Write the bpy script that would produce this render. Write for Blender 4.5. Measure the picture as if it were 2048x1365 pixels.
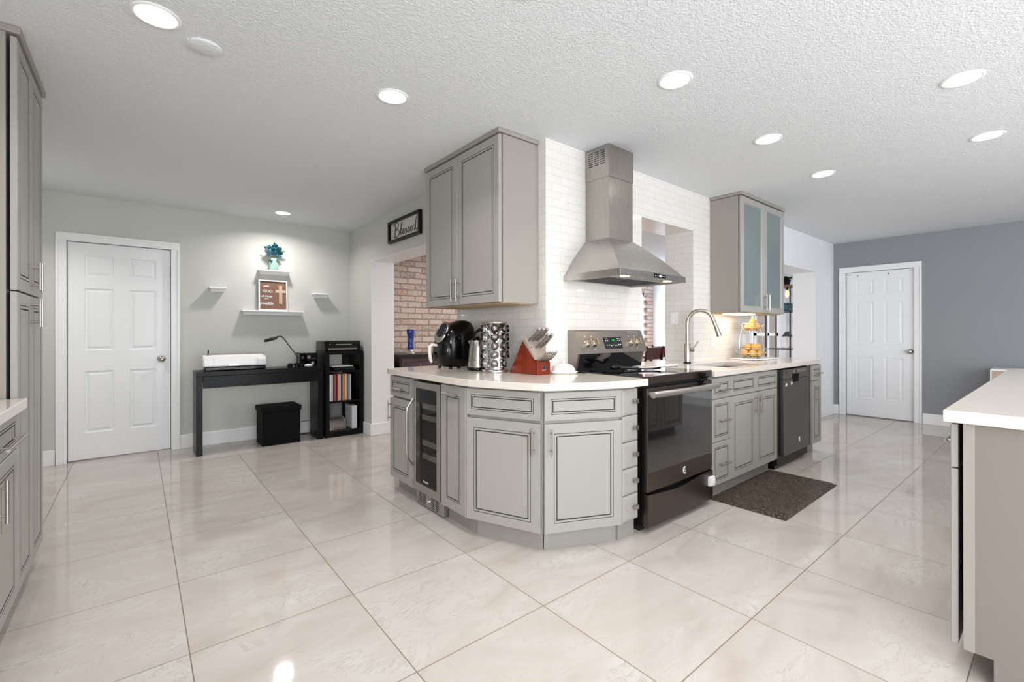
import bpy, math, random
from mathutils import Matrix, Vector
for o in list(bpy.data.objects): bpy.data.objects.remove(o)
SC = bpy.context.scene; COL = SC.collection; PI = math.pi; R = math.radians
random.seed(7)

# ------------------------------------------------------------------ camera, world, exposure, daylight
YAW = 0.8848; EYE = 1.175; CH = 2.43
cam = bpy.data.cameras.new('camera'); cam.sensor_width = 36; cam.lens = 912.3/2048*36
cam.shift_y = -17.9/2048; cam.clip_start = 0.05
camo = bpy.data.objects.new('camera', cam); COL.objects.link(camo)
camo.matrix_world = Matrix.Translation((0,0,EYE)) @ Matrix.Rotation(YAW-PI/2,4,'Z') @ Matrix.Rotation(PI/2,4,'X') @ Matrix.Rotation(-0.0015,4,'Z')
SC.camera = camo
vs = SC.view_settings; vs.view_transform = 'Standard'; vs.look = 'None'; vs.gamma = 1; vs.use_curve_mapping = False
vs.exposure = 0.06
SC.cycles.max_bounces = 8; SC.cycles.diffuse_bounces = 5; SC.cycles.glossy_bounces = 4; SC.cycles.transmission_bounces = 6
SC.cycles.sample_clamp_indirect = 6; SC.cycles.caustics_reflective = False; SC.cycles.caustics_refractive = False
w = bpy.data.worlds.new('sky'); SC.world = w; w.use_nodes = True
bg = w.node_tree.nodes['Background']; bg.inputs[0].default_value = (0.80,0.90,1.0,1); bg.inputs[1].default_value = 0.95

def area(name, loc, rot, sx, sy, power, color=(1,1,1), shape='RECTANGLE', spread=PI):
    l = bpy.data.lights.new(name,'AREA'); l.shape = shape; l.size = sx; l.size_y = sy; l.energy = power; l.color = color; l.spread = spread
    o = bpy.data.objects.new(name, l); o.location = loc; o.rotation_euler = rot; COL.objects.link(o); return o
# daylight through the glazed doors behind the camera and through the dining room windows
area('daylight_patio_doors', (2.6,-3.55,1.15), (R(90),0,0), 5.2, 2.0, 160, (0.93,0.97,1.0))
area('added_fill_left_window', (-0.95,-1.9,1.45), (0,R(-90),0), 1.2, 2.2, 142, (0.95,0.98,1.0))  # fill from an unseen left window, added to even out the brightness
area('daylight_dining_window', (7.6,5.84,1.42), (R(-90),0,0), 1.1, 1.0, 45, (0.75,0.87,1.0))

# ------------------------------------------------------------------ materials
def lin(c): return tuple(((x/255)/12.92 if x/255 <= 0.04045 else ((x/255+0.055)/1.055)**2.4) for x in c)+(1,)
MATS = {}
def mat(name, rgb=(200,200,200), rough=0.5, metal=0.0, spec=0.5, emit=None, es=0, alpha=1, trans=0, ior=1.45, coat=0, nb=0, ns=20, var=0, aniso=0):
    m = bpy.data.materials.new(name); m.use_nodes = True; nt = m.node_tree; b = nt.nodes['Principled BSDF']
    b.inputs['Base Color'].default_value = lin(rgb); b.inputs['Roughness'].default_value = rough; b.inputs['Metallic'].default_value = metal
    b.inputs['Specular IOR Level'].default_value = spec; b.inputs['IOR'].default_value = ior; b.inputs['Transmission Weight'].default_value = trans
    b.inputs['Coat Weight'].default_value = coat; b.inputs['Coat Roughness'].default_value = 0.05; b.inputs['Anisotropic'].default_value = aniso
    if alpha < 1: b.inputs['Alpha'].default_value = alpha
    if emit: b.inputs['Emission Color'].default_value = lin(emit); b.inputs['Emission Strength'].default_value = es
    if nb or var:
        tc = nt.nodes.new('ShaderNodeTexCoord'); n = nt.nodes.new('ShaderNodeTexNoise'); n.inputs['Scale'].default_value = ns; n.inputs['Detail'].default_value = 4
        nt.links.new(tc.outputs['Object'], n.inputs['Vector'])
        if nb:
            bp = nt.nodes.new('ShaderNodeBump'); bp.inputs['Strength'].default_value = nb; bp.inputs['Distance'].default_value = 0.01
            nt.links.new(n.outputs['Fac'], bp.inputs['Height']); nt.links.new(bp.outputs['Normal'], b.inputs['Normal'])
        if var:
            mx = nt.nodes.new('ShaderNodeMix'); mx.data_type = 'RGBA'
            mx.inputs[6].default_value = lin(tuple(max(0,c-var) for c in rgb)); mx.inputs[7].default_value = lin(tuple(min(255,c+var) for c in rgb))
            nt.links.new(n.outputs['Fac'], mx.inputs[0]); nt.links.new(mx.outputs[2], b.inputs['Base Color'])
    MATS[name] = m; return m
class NT:                                      # tiny node helper
    def __init__(s, m): s.t = m.node_tree; s.b = s.t.nodes['Principled BSDF']
    def n(s, kind, **kw):
        x = s.t.nodes.new('ShaderNode'+kind)
        for k, v in kw.items(): setattr(x, k, v)
        return x
    def l(s, a, b): s.t.links.new(a, b)
    def math(s, op, a, b=None, c=None):
        x = s.n('Math', operation=op)
        for i, v in enumerate((a,b,c)):
            if v is None: continue
            if isinstance(v,(int,float)): x.inputs[i].default_value = v
            else: s.l(v, x.inputs[i])
        return x.outputs[0]
    def mix(s, f, a, b):
        x = s.n('Mix', data_type='RGBA')
        for i, v in ((0,f),(6,a),(7,b)):
            if isinstance(v,(int,float,tuple)): x.inputs[i].default_value = v
            else: s.l(v, x.inputs[i])
        return x.outputs[2]
def ramp(N, fac, stops):
    r = N.n('ValToRGB'); e = r.color_ramp.elements
    while len(e) < len(stops): e.new(0.5)
    for i,(p,c) in enumerate(stops): e[i].position = p; e[i].color = c
    N.l(fac, r.inputs[0]); return r.outputs[0]

# polished stone-look floor tiles
def floor_mat():
    m = mat('floor_tile', (200,195,188), 0.07, spec=0.5); N = NT(m)
    tc = N.n('TexCoord'); sp = N.n('SeparateXYZ'); N.l(tc.outputs['Object'], sp.inputs[0])
    u = N.math('DIVIDE', N.math('ADD', sp.outputs[0], 0.4557), 0.59925); v = N.math('DIVIDE', N.math('SUBTRACT', sp.outputs[1], 3.2442), 0.605)
    fu = N.math('FLOOR', u); fv = N.math('FLOOR', v); du = N.math('PINGPONG', u, 0.5); dv = N.math('PINGPONG', v, 0.5)
    d = N.math('MINIMUM', du, dv); g = N.math('LESS_THAN', d, 0.0030)
    cid = N.n('CombineXYZ'); N.l(fu, cid.inputs[0]); N.l(fv, cid.inputs[1])
    wn = N.n('TexWhiteNoise', noise_dimensions='3D'); N.l(cid.outputs[0], wn.inputs['Vector'])
    sc = N.n('VectorMath', operation='SCALE'); N.l(wn.outputs['Color'], sc.inputs[0]); sc.inputs['Scale'].default_value = 20
    ad = N.n('VectorMath', operation='ADD'); N.l(tc.outputs['Object'], ad.inputs[0]); N.l(sc.outputs[0], ad.inputs[1])
    mp = N.n('Mapping'); mp.inputs['Rotation'].default_value = (0,0,R(25)); mp.inputs['Scale'].default_value = (1,2.3,1); N.l(ad.outputs[0], mp.inputs[0])
    n1 = N.n('TexNoise'); n1.inputs['Scale'].default_value = 1.5; n1.inputs['Detail'].default_value = 6; n1.inputs['Distortion'].default_value = 1.3; N.l(mp.outputs[0], n1.inputs['Vector'])
    n2 = N.n('TexNoise'); n2.inputs['Scale'].default_value = 3.2; n2.inputs['Detail'].default_value = 9; n2.inputs['Roughness'].default_value = 0.65; n2.inputs['Distortion'].default_value = 2.4; N.l(mp.outputs[0], n2.inputs['Vector'])
    base = ramp(N, n1.outputs['Fac'], [(0.3,lin((177,167,160))),(0.5,lin((187,179,173))),(0.7,lin((193,189,184)))])
    ridge = N.math('ABSOLUTE', N.math('SUBTRACT', n2.outputs['Fac'], 0.5))
    vein = ramp(N, ridge, [(0.0,(1,1,1,1)),(0.022,(0,0,0,1))])
    patch = ramp(N, n1.outputs['Fac'], [(0.46,(0,0,0,1)),(0.62,(1,1,1,1))])
    vf = N.math('MULTIPLY', N.math('MULTIPLY', vein, patch), 0.6)
    c = N.mix(vf, base, lin((160,147,136)))
    tone = N.math('MULTIPLY', wn.outputs['Value'], 0.10); c = N.mix(tone, c, lin((190,180,172)))
    c = N.mix(g, c, lin((118,100,88))); N.l(c, N.b.inputs['Base Color'])
    rr = N.math('MULTIPLY_ADD', g, 0.5, 0.06); N.l(rr, N.b.inputs['Roughness'])
    bp = N.n('Bump'); bp.inputs['Strength'].default_value = 0.3; bp.inputs['Distance'].default_value = 0.002; N.l(N.math('SUBTRACT', 1.0, g), bp.inputs['Height']); N.l(bp.outputs[0], N.b.inputs['Normal'])
    return m
def ceil_mat():
    m = mat('ceiling_texture', (226,229,232), 0.9, spec=0.2); N = NT(m); tc = N.n('TexCoord')
    n1 = N.n('TexNoise'); n1.inputs['Scale'].default_value = 78; n1.inputs['Detail'].default_value = 3; n1.inputs['Distortion'].default_value = 0.8; N.l(tc.outputs['Object'], n1.inputs['Vector'])
    h = ramp(N, n1.outputs['Fac'], [(0.42,(0,0,0,1)),(0.6,(1,1,1,1))])
    bp = N.n('Bump'); bp.inputs['Strength'].default_value = 0.42; bp.inputs['Distance'].default_value = 0.005; N.l(h, bp.inputs['Height']); N.l(bp.outputs[0], N.b.inputs['Normal'])
    return m
def brick_like(name, bw, rh, mortar, c1, c2, cm, rough, bump, offset=0.5, extra=None):
    m = mat(name, c1, rough); N = NT(m); tc = N.n('TexCoord'); ge = N.n('NewGeometry'); sp = N.n('SeparateXYZ'); N.l(tc.outputs['Object'], sp.inputs[0])
    sn = N.n('SeparateXYZ'); N.l(ge.outputs['Normal'], sn.inputs[0])
    isx = N.math('GREATER_THAN', N.math('ABSOLUTE', sn.outputs[0]), 0.5)
    u = N.n('Mix', data_type='FLOAT'); N.l(isx, u.inputs[0]); N.l(sp.outputs[0], u.inputs[2]); N.l(sp.outputs[1], u.inputs[3])
    cb = N.n('CombineXYZ'); N.l(u.outputs[0], cb.inputs[0]); N.l(sp.outputs[2], cb.inputs[1])
    vec = cb.outputs[0]
    if extra:
        nz = N.n('TexNoise'); nz.inputs['Scale'].default_value = 14; N.l(vec, nz.inputs['Vector'])
        sc = N.n('VectorMath', operation='SCALE'); sb = N.n('VectorMath', operation='SUBTRACT'); N.l(nz.outputs['Color'], sb.inputs[0]); sb.inputs[1].default_value = (.5,.5,.5)
        N.l(sb.outputs[0], sc.inputs[0]); sc.inputs['Scale'].default_value = 0.022; a = N.n('VectorMath', operation='ADD'); N.l(vec, a.inputs[0]); N.l(sc.outputs[0], a.inputs[1]); vec = a.outputs[0]
    bt = N.n('TexBrick'); bt.offset = offset; bt.inputs['Scale'].default_value = 1; bt.inputs['Brick Width'].default_value = bw; bt.inputs['Row Height'].default_value = rh
    bt.inputs['Mortar Size'].default_value = mortar; bt.inputs['Mortar Smooth'].default_value = 0.15; bt.inputs['Bias'].default_value = 0
    bt.inputs['Color1'].default_value = (0,0,0,1); bt.inputs['Color2'].default_value = (1,1,1,1); bt.inputs['Mortar'].default_value = (0.5,0.5,0.5,1); N.l(vec, bt.inputs['Vector'])
    if extra:
        col = ramp(N, bt.outputs['Color'], extra)
        n2 = N.n('TexNoise'); n2.inputs['Scale'].default_value = 30; n2.inputs['Detail'].default_value = 5; N.l(cb.outputs[0], n2.inputs['Vector'])
        blot = ramp(N, n2.outputs['Fac'], [(0.45,(0,0,0,1)),(0.62,(1,1,1,1))]); col = N.mix(N.math('MULTIPLY_ADD', blot, 0.5, 0.22), col, lin((228,214,206)))
    else: col = N.mix(bt.outputs['Color'], lin(c1), lin(c2))
    col = N.mix(bt.outputs['Fac'], col, lin(cm)); N.l(col, N.b.inputs['Base Color'])
    bp = N.n('Bump'); bp.inputs['Strength'].default_value = bump[0]; bp.inputs['Distance'].default_value = bump[1]; N.l(N.math('SUBTRACT', 1.0, bt.outputs['Fac']), bp.inputs['Height']); N.l(bp.outputs[0], N.b.inputs['Normal'])
    return m
def counter_mat():
    m = mat('quartz', (215,207,199), 0.12); N = NT(m); tc = N.n('TexCoord')
    v = N.n('TexVoronoi'); v.inputs['Scale'].default_value = 130; N.l(tc.outputs['Object'], v.inputs['Vector'])
    wn = N.n('TexWhiteNoise', noise_dimensions='3D'); N.l(v.outputs['Position'], wn.inputs['Vector'])
    f = N.math('MULTIPLY', N.math('LESS_THAN', v.outputs['Distance'], 0.22), N.math('GREATER_THAN', wn.outputs['Value'], 0.72))
    N.l(N.mix(N.math('MULTIPLY', f, 0.5), lin((215,207,199)), lin((158,144,130))), N.b.inputs['Base Color']); return m
def brushed(name, rgb, rough=0.3, axis=2):
    m = mat(name, rgb, rough, 1.0); N = NT(m); tc = N.n('TexCoord'); mp = N.n('Mapping'); s = [4,4,4]
    for i in range(3): s[i] = 3 if i == axis else 260
    mp.inputs['Scale'].default_value = s; N.l(tc.outputs['Object'], mp.inputs[0])
    n = N.n('TexNoise'); n.inputs['Scale'].default_value = 1; n.inputs['Detail'].default_value = 2; N.l(mp.outputs[0], n.inputs['Vector'])
    N.l(N.math('MULTIPLY_ADD', n.outputs['Fac'], 0.07, rough-0.035), N.b.inputs['Roughness']); return m
def wood(name, c1, c2, rough=0.35, axis=2, sc=8):
    m = mat(name, c1, rough); N = NT(m); tc = N.n('TexCoord'); mp = N.n('Mapping'); s = [sc*3]*3; s[axis] = sc*0.25
    mp.inputs['Scale'].default_value = s; N.l(tc.outputs['Object'], mp.inputs[0])
    n = N.n('TexNoise'); n.inputs['Scale'].default_value = 1.6; n.inputs['Detail'].default_value = 6; n.inputs['Distortion'].default_value = 0.6; N.l(mp.outputs[0], n.inputs['Vector'])
    N.l(ramp(N, n.outputs['Fac'], [(0.35,lin(c1)),(0.65,lin(c2))]), N.b.inputs['Base Color']); return m
floor_mat(); ceil_mat(); counter_mat()
brick_like('subway_tile', 0.155, 0.0525, 0.0016, (220,217,212), (224,221,217), (204,199,194), 0.08, (0.35,0.0012))
brick_like('old_brick', 0.218, 0.0797, 0.0085, (200,160,140), (200,160,140), (164,148,140), 0.85, (1.0,0.014),
           extra=[(0.0,lin((186,128,106))),(0.12,lin((196,152,134))),(0.3,lin((212,190,178))),(0.5,lin((204,172,158))),(0.68,lin((222,206,196))),(0.85,lin((158,138,130))),(1.0,lin((200,150,128)))])
mat('wall_sage', (200,201,196), 0.75, nb=0.05, ns=180); mat('wall_white', (236,237,240), 0.7, nb=0.05, ns=180)
mat('wall_dark', (142,145,149), 0.42, nb=0.05, ns=180); mat('trim_white', (240,240,241), 0.35); mat('door_white', (240,241,243), 0.4)
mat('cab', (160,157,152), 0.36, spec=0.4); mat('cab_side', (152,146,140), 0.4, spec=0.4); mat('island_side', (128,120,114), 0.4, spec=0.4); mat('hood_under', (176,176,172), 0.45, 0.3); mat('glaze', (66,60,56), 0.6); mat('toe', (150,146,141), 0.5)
mat('under', (196,170,130), 0.5, var=12, ns=30)
mat('nickel', (190,184,176), 0.28, 1.0); mat('chrome', (215,215,216), 0.07, 1.0); mat('black_gloss', (6,6,7), 0.1, spec=0.4); mat('black', (12,12,12), 0.45)
mat('black_rub', (22,22,24), 0.6); wood('black_wood', (7,7,8), (17,17,19), 0.3, 0, 10); brushed('steel', (192,187,182), 0.27, 0); brushed('steel_v', (176,170,164), 0.27, 2)
brushed('dark_steel', (104,95,90), 0.34, 0); mat('dark_steel_v', (150,143,138), 0.38, 0.9); mat('dw_steel', (112,110,110), 0.4, 0.85)
mat('oven_glass', (14,14,16), 0.02, spec=1.0, coat=1.0); mat('cooktop', (10,10,12), 0.03, spec=0.8, coat=0.5); mat('knob_metal', (205,192,176), 0.22, 1.0)
mat('handle_steel', (205,201,197), 0.3, 0.95); mat('cooler_steel', (172,168,162), 0.36, 0.9); mat('rack_dim', (70,70,74), 0.5, 0.6); mat('cool_glass', (8,8,10), 0.02, spec=0.8, alpha=0.30)
mat('glass', (255,255,255), 0.0, trans=1.0, ior=1.45); mat('pane', (235,242,245), 0.0, spec=0.5, alpha=0.12)
mat('frost', (112,126,128), 0.2, spec=0.6, coat=0.3); mat('lens', (255,255,255), 0.5, emit=(255,250,240), es=9.0); mat('lens_warm', (255,240,215), 0.5, emit=(255,214,160), es=3.5)
mat('white_plastic', (232,233,236), 0.25); mat('white_gloss', (240,240,242), 0.1, coat=0.5); mat('grey_metal', (150,138,136), 0.35, 0.6)
mat('green_led', (20,60,20), 0.4, emit=(60,230,60), es=1.1); mat('display', (34,36,44), 0.12); mat('label_white', (225,225,225), 0.5)
wood('cherry', (104,29,9), (136,46,15), 0.28, 2, 9); mat('block_grey', (164,150,140), 0.45, nb=0.05, ns=60); mat('knife_grey', (150,140,136), 0.3, 0.8); mat('knife_end', (222,220,218), 0.25, 0.6)
mat('porcelain', (238,226,220), 0.15); mat('print_red', (150,90,86), 0.5); mat('wood_light', (196,170,148), 0.5, var=14, ns=40); mat('lemon', (206,160,84), 0.45, nb=0.25, ns=70, var=10)
mat('mat_brown', (84,71,60), 0.42); wood('purple_wood', (62,44,50), (84,62,70), 0.3, 0, 6); wood('mahogany', (52,18,12), (96,38,24), 0.25, 2, 6); mat('espresso', (20,14,14), 0.3)
mat('blue_glass', (30,60,170), 0.05, trans=0.6, spec=0.8); mat('vase_glass', (176,220,205), 0.1, trans=0.35); mat('petal_teal', (38,112,128), 0.6, var=26, ns=40); mat('petal_blue', (110,160,176), 0.6, var=18, ns=50); mat('leaf', (38,70,40), 0.5, var=14, ns=30); mat('stem_y', (170,170,110), 0.6)
mat('art_brown', (126,92,78), 0.7, var=10, ns=25); mat('cross_tan', (206,188,160), 0.6); mat('sign_white', (206,203,196), 0.7); mat('sign_frame', (22,12,12), 0.4, spec=0.3); mat('ink', (44,44,48), 0.6)
MATS['black_wood'].node_tree.nodes['Principled BSDF'].inputs['Specular IOR Level'].default_value = 0.22
mat('soft_black', (7,7,8), 0.75, spec=0.2); mat('teal', (52,98,112), 0.4, var=14, ns=8); mat('shelf_metal', (82,84,88), 0.4, 0.7); wood('shelf_wood', (116,84,66), (150,116,92), 0.5, 1, 7)
mat('amber', (255,190,110), 0.3, emit=(255,190,110), es=4); mat('fence', (206,176,156), 0.8); mat('foliage', (74,112,62), 0.8, var=30, ns=9); mat('patio', (190,190,186), 0.8); mat('spice', (150,96,40), 0.8)
# kitchen mat gets an embossed swirl
_N = NT(MATS['mat_brown']); _tc = _N.n('TexCoord'); _w = _N.n('TexNoise'); _w.inputs['Scale'].default_value = 9; _w.inputs['Distortion'].default_value = 4; _N.l(_tc.outputs['Object'], _w.inputs['Vector'])
_h = ramp(_N, _N.math('ABSOLUTE', _N.math('SUBTRACT', _w.outputs['Fac'], 0.5)), [(0.0,(0,0,0,1)),(0.07,(1,1,1,1))]); _b = _N.n('Bump'); _b.inputs['Distance'].default_value = 0.012; _b.inputs['Strength'].default_value = 1.0; _N.l(_h, _b.inputs['Height']); _N.l(_b.outputs[0], _N.b.inputs['Normal'])

# ------------------------------------------------------------------ mesh builder
class MB:
    def __init__(s): s.v = []; s.f = []; s.m = []; s.s = []; s.T = None
    def add(s, vs, fs, m=0, smooth=False):
        k = len(s.v)
        for p in vs:
            p = Vector(p); s.v.append(tuple(s.T @ p) if s.T is not None else tuple(p))
        for f in fs: s.f.append([i+k for i in f]); s.m.append(m); s.s.append(smooth)
        return s
    def box(s, x0, x1, y0, y1, z0, z1, m=0):
        return s.add([(x0,y0,z0),(x1,y0,z0),(x1,y1,z0),(x0,y1,z0),(x0,y0,z1),(x1,y0,z1),(x1,y1,z1),(x0,y1,z1)],
                     [(0,3,2,1),(4,5,6,7),(0,1,5,4),(1,2,6,5),(2,3,7,6),(3,0,4,7)], m)
    def prism(s, poly, z0, z1, m=0):
        a = sum(poly[i][0]*poly[(i+1)%len(poly)][1]-poly[(i+1)%len(poly)][0]*poly[i][1] for i in range(len(poly)))
        if a < 0: poly = poly[::-1]
        n = len(poly); vs = [(x,y,z0) for x,y in poly]+[(x,y,z1) for x,y in poly]
        return s.add(vs, [tuple(range(n-1,-1,-1)), tuple(range(n,2*n))]+[(i,(i+1)%n,n+(i+1)%n,n+i) for i in range(n)], m)
    def extr(s, poly, a0, a1, axis, m=0):       # polygon in the two other axes, extruded along axis 'x' or 'y'
        old = s.T; P = Matrix(((0,0,1,0),(1,0,0,0),(0,1,0,0),(0,0,0,1))) if axis == 'x' else Matrix(((1,0,0,0),(0,0,1,0),(0,1,0,0),(0,0,0,1)))
        s.T = (old @ P) if old is not None else P; k = len(s.f); s.prism(poly, a0, a1, m); s.T = old
        if axis == 'y':
            for i in range(k, len(s.f)): s.f[i] = s.f[i][::-1]
        return s
    def tube(s, pts, r, n=12, m=0, caps=True, smooth=True):
        pts = [Vector(p) for p in pts]; rs = r if isinstance(r,(list,tuple)) else [r]*len(pts); vs = []; fs = []; up = None
        for i, p in enumerate(pts):
            d = (pts[min(i+1,len(pts)-1)]-pts[max(i-1,0)]).normalized()
            if up is None: up = Vector((0,0,1)) if abs(d.z) < 0.9 else Vector((1,0,0))
            a = (up - d*up.dot(d)).normalized(); up = a; b = d.cross(a)
            for k in range(n): t = 2*PI*k/n; vs.append(p + (a*math.cos(t)+b*math.sin(t))*rs[i])
        for i in range(len(pts)-1):
            for k in range(n): fs.append((i*n+k, i*n+(k+1)%n, (i+1)*n+(k+1)%n, (i+1)*n+k))
        s.add(vs, fs, m, smooth)
        if caps: s.add(vs[:n], [tuple(range(n-1,-1,-1))], m); s.add(vs[-n:], [tuple(range(n))], m)
        return s
    def cyl(s, p0, p1, r, r1=None, n=20, m=0): return s.tube([p0,p1], [r, r if r1 is None else r1], n, m)
    def lathe(s, prof, c=(0,0,0), n=28, m=0, smooth=True, sx=1, sy=1):
        vs = []; fs = []
        for r_, z in prof:
            for k in range(n): t = 2*PI*k/n; vs.append((c[0]+r_*math.cos(t)*sx, c[1]+r_*math.sin(t)*sy, c[2]+z))
        for i in range(len(prof)-1):
            for k in range(n): fs.append((i*n+k, i*n+(k+1)%n, (i+1)*n+(k+1)%n, (i+1)*n+k))
        s.add(vs, fs, m, smooth); s.add(vs[:n], [tuple(range(n-1,-1,-1))], m, False); s.add(vs[-n:], [tuple(range(n))], m, False); return s
    def ball(s, c, rx, ry=None, rz=None, n=16, m=0):
        ry = rx if ry is None else ry; rz = rx if rz is None else rz; k = n//2
        pr = [(math.sin(PI*i/k), -math.cos(PI*i/k)) for i in range(k+1)]; pr[0] = (0.02,-1); pr[-1] = (0.02,1)
        vs = []; fs = []
        for a, z in pr:
            for j in range(n): t = 2*PI*j/n; vs.append((c[0]+a*math.cos(t)*rx, c[1]+a*math.sin(t)*ry, c[2]+z*rz))
        for i in range(k):
            for j in range(n): fs.append((i*n+j, i*n+(j+1)%n, (i+1)*n+(j+1)%n, (i+1)*n+j))
        fs += [tuple(range(n-1,-1,-1)), tuple(range(k*n,(k+1)*n))]; return s.add(vs, fs, m, True)
    def loft(s, secs, n=28, m=0, e=2.6):        # secs: (z, x0, x1, y0, y1) superellipse sections
        vs = []; fs = []
        for z,x0,x1,y0,y1 in secs:
            for k in range(n):
                t = 2*PI*k/n; c, q = math.cos(t), math.sin(t)
                vs.append(((x0+x1)/2+(x1-x0)/2*math.copysign(abs(c)**(2/e),c), (y0+y1)/2+(y1-y0)/2*math.copysign(abs(q)**(2/e),q), z))
        for i in range(len(secs)-1):
            for k in range(n): fs.append((i*n+k, i*n+(k+1)%n, (i+1)*n+(k+1)%n, (i+1)*n+k))
        s.add(vs, fs, m, True); s.add(vs[:n], [tuple(range(n-1,-1,-1))], m, False); s.add(vs[-n:], [tuple(range(n))], m, True); return s
    def rings(s, w, h, rs, x=0, z=0, y=0):      # concentric rectangles facing -Y: rs = (inset, depth, material of the band that follows)
        L = []
        for ins, d, _ in rs: L.append([(x+ins,y+d,z+ins),(x+w-ins,y+d,z+ins),(x+w-ins,y+d,z+h-ins),(x+ins,y+d,z+h-ins)])
        for i in range(len(rs)-1):
            for k in range(4): s.add([L[i][k],L[i][(k+1)%4],L[i+1][(k+1)%4],L[i+1][k]], [(0,1,2,3)], rs[i][2])
        s.add(L[-1], [(0,1,2,3)], rs[-1][2]); return s
    def build(s, name, mats, parent=None, loc=(0,0,0), rz=0, bev=0, rot=None, weld=False):
        me = bpy.data.meshes.new(name); me.from_pydata(s.v, [], s.f)
        for q in (mats if isinstance(mats,(list,tuple)) else [mats]): me.materials.append(MATS[q] if isinstance(q,str) else q)
        me.polygons.foreach_set('material_index', s.m); me.polygons.foreach_set('use_smooth', s.s); me.update(); me.validate()
        o = bpy.data.objects.new(name, me); COL.objects.link(o); o.location = loc; o.rotation_euler = rot or (0,0,rz)
        if parent is not None: o.parent = parent
        if bev: b = o.modifiers.new('bevel','BEVEL'); b.width = bev; b.segments = 2; b.limit_method = 'ANGLE'; b.angle_limit = R(50)
        return o
def tag(o, label, cat, group=None):
    o['label'] = label; o['category'] = cat
    if group: o['group'] = group
    return o
def thing(name, label, cat, loc=(0,0,0), rz=0, group=None):
    o = bpy.data.objects.new(name, None); o.empty_display_size = 0.1; COL.objects.link(o); o.location = loc; o.rotation_euler = (0,0,rz); return tag(o, label, cat, group)
def struct(mb, name, mats, bev=0):
    o = mb.build(name, mats, bev=bev); o['kind'] = 'structure'; return o
def text_mesh(name, txt, size, m, parent, loc, rot, ext=0.0006, align='CENTER', sx=1):
    cu = bpy.data.curves.new(name,'FONT'); cu.body = txt; cu.size = size; cu.extrude = ext; cu.align_x = align; cu.resolution_u = 2; cu.offset = size*0.022 if size > .025 else 0
    t = bpy.data.objects.new(name, cu); COL.objects.link(t); dg = bpy.context.evaluated_depsgraph_get(); me = bpy.data.meshes.new_from_object(t.evaluated_get(dg))
    bpy.data.objects.remove(t); o = bpy.data.objects.new(name, me); me.materials.clear(); me.materials.append(MATS[m]); COL.objects.link(o); o.parent = parent; o.location = loc; o.rotation_euler = rot; o.scale = (sx,1,1); return o

# ------------------------------------------------------------------ the room
XB, XB2 = 2.04, 2.315; YR, YR2 = 2.145, 2.42; YB = 5.70; XD = 7.73; XE = 8.60; XL = -1.02; YF = -3.60
struct(MB().box(XL-.1,13.5,YF-.1,8.5,-0.12,0), 'floor', 'floor_tile')
struct(MB().box(XL-.1,XE+.1,YF-.1,YB+.1,CH,CH+.12), 'ceiling', 'ceiling_texture')
# back wall with the left door opening
DX0, DX1, DZ = -0.500, 0.252, 2.015
struct(MB().box(XL,DX0,YB,YB+.12,0,CH).box(DX1,XB,YB,YB+.12,0,CH).box(DX0,DX1,YB,YB+.12,DZ,CH).box(DX0,DX1,YB+.06,YB+.12,0,DZ), 'wall_back', 'wall_sage')
# cross wall that carries the Blessed sign, opening to the dining room
OY0, OY1, OZ = 3.21, 5.01, 1.985
struct(MB().box(XB,XB2,OY1,YB,0,CH).box(XB,XB2,OY0,OY1,OZ,CH), 'wall_center', 'wall_sage')
struct(MB().box(XB,XB2,YR,OY0,0,CH), 'wall_stub', 'wall_sage')
struct(MB().box(XB,XB2,OY1-.004,OY1,H_-.001 if 'H_' in globals() else .134,OZ).box(XB,XB2,OY0+.004,OY1-.004,OZ-.004,OZ), 'lit_jamb_lining', 'trim_white')  # white lining: light on the jamb and header underside put into the colour
struct(MB().box(XB-.006,XB,YR-.006,3.145,0.90,CH).box(XB-.0002,3.07,YR-.0062,YR,0.86,CH).box(3.07,3.862,YR-.006,YR,2.09,CH).box(3.862,5.03,YR-.006,YR,0.86,CH)
       .box(3.856,3.862,YR-.006,YR2,0.905,2.09).box(3.07,3.076,YR-.006,YR2,0.905,2.09).box(3.076,3.856,YR-.006,YR2,2.084,2.09), 'wall_backsplash', 'subway_tile')
struct(MB().box(XB2,3.07,YR,YR2,0,CH).box(3.07,3.862,YR,YR2,0,0.864).box(3.07,3.862,YR,YR2,2.09,CH).box(3.862,5.055,YR,YR2,0,CH)
       .box(5.055,6.994,YR,YR2,1.975,CH).box(6.994,XE,YR,YR2,0,CH), 'wall_range', 'wall_white')
EY0, EY1 = 1.262, 2.000
struct(MB().box(XD,XD+.12,YF,EY0,0,CH).box(XD,XD+.12,EY1,YR,0,CH).box(XD,XD+.12,EY0,EY1,2.01,CH).box(XD+.06,XD+.12,EY0,EY1,0,2.01), 'wall_right', 'wall_dark')
struct(MB().box(XL-.12,XL,YF,-3.0,0,CH).box(XL-.12,XL,-3.0,-.8,0,.95).box(XL-.12,XL,-3.0,-.8,2.05,CH).box(XL-.12,XL,-.8,YB,0,CH), 'wall_left', 'wall_sage')
struct(MB().box(XL,0,YF-.12,YF,0,CH).box(5.4,XD+.12,YF-.12,YF,0,CH).box(0,5.4,YF-.12,YF,2.15,CH), 'wall_front', 'wall_white')
struct(MB().box(0,5.4,YF-.08,YF-.02,0,.06).box(0,5.4,YF-.08,YF-.02,2.09,2.15).box(0,.06,YF-.08,YF-.02,0,2.15).box(1.77,1.83,YF-.08,YF-.02,0,2.15).box(3.57,3.63,YF-.08,YF-.02,0,2.15).box(5.34,5.4,YF-.08,YF-.02,0,2.15), 'window_1', 'trim_white')
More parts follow.
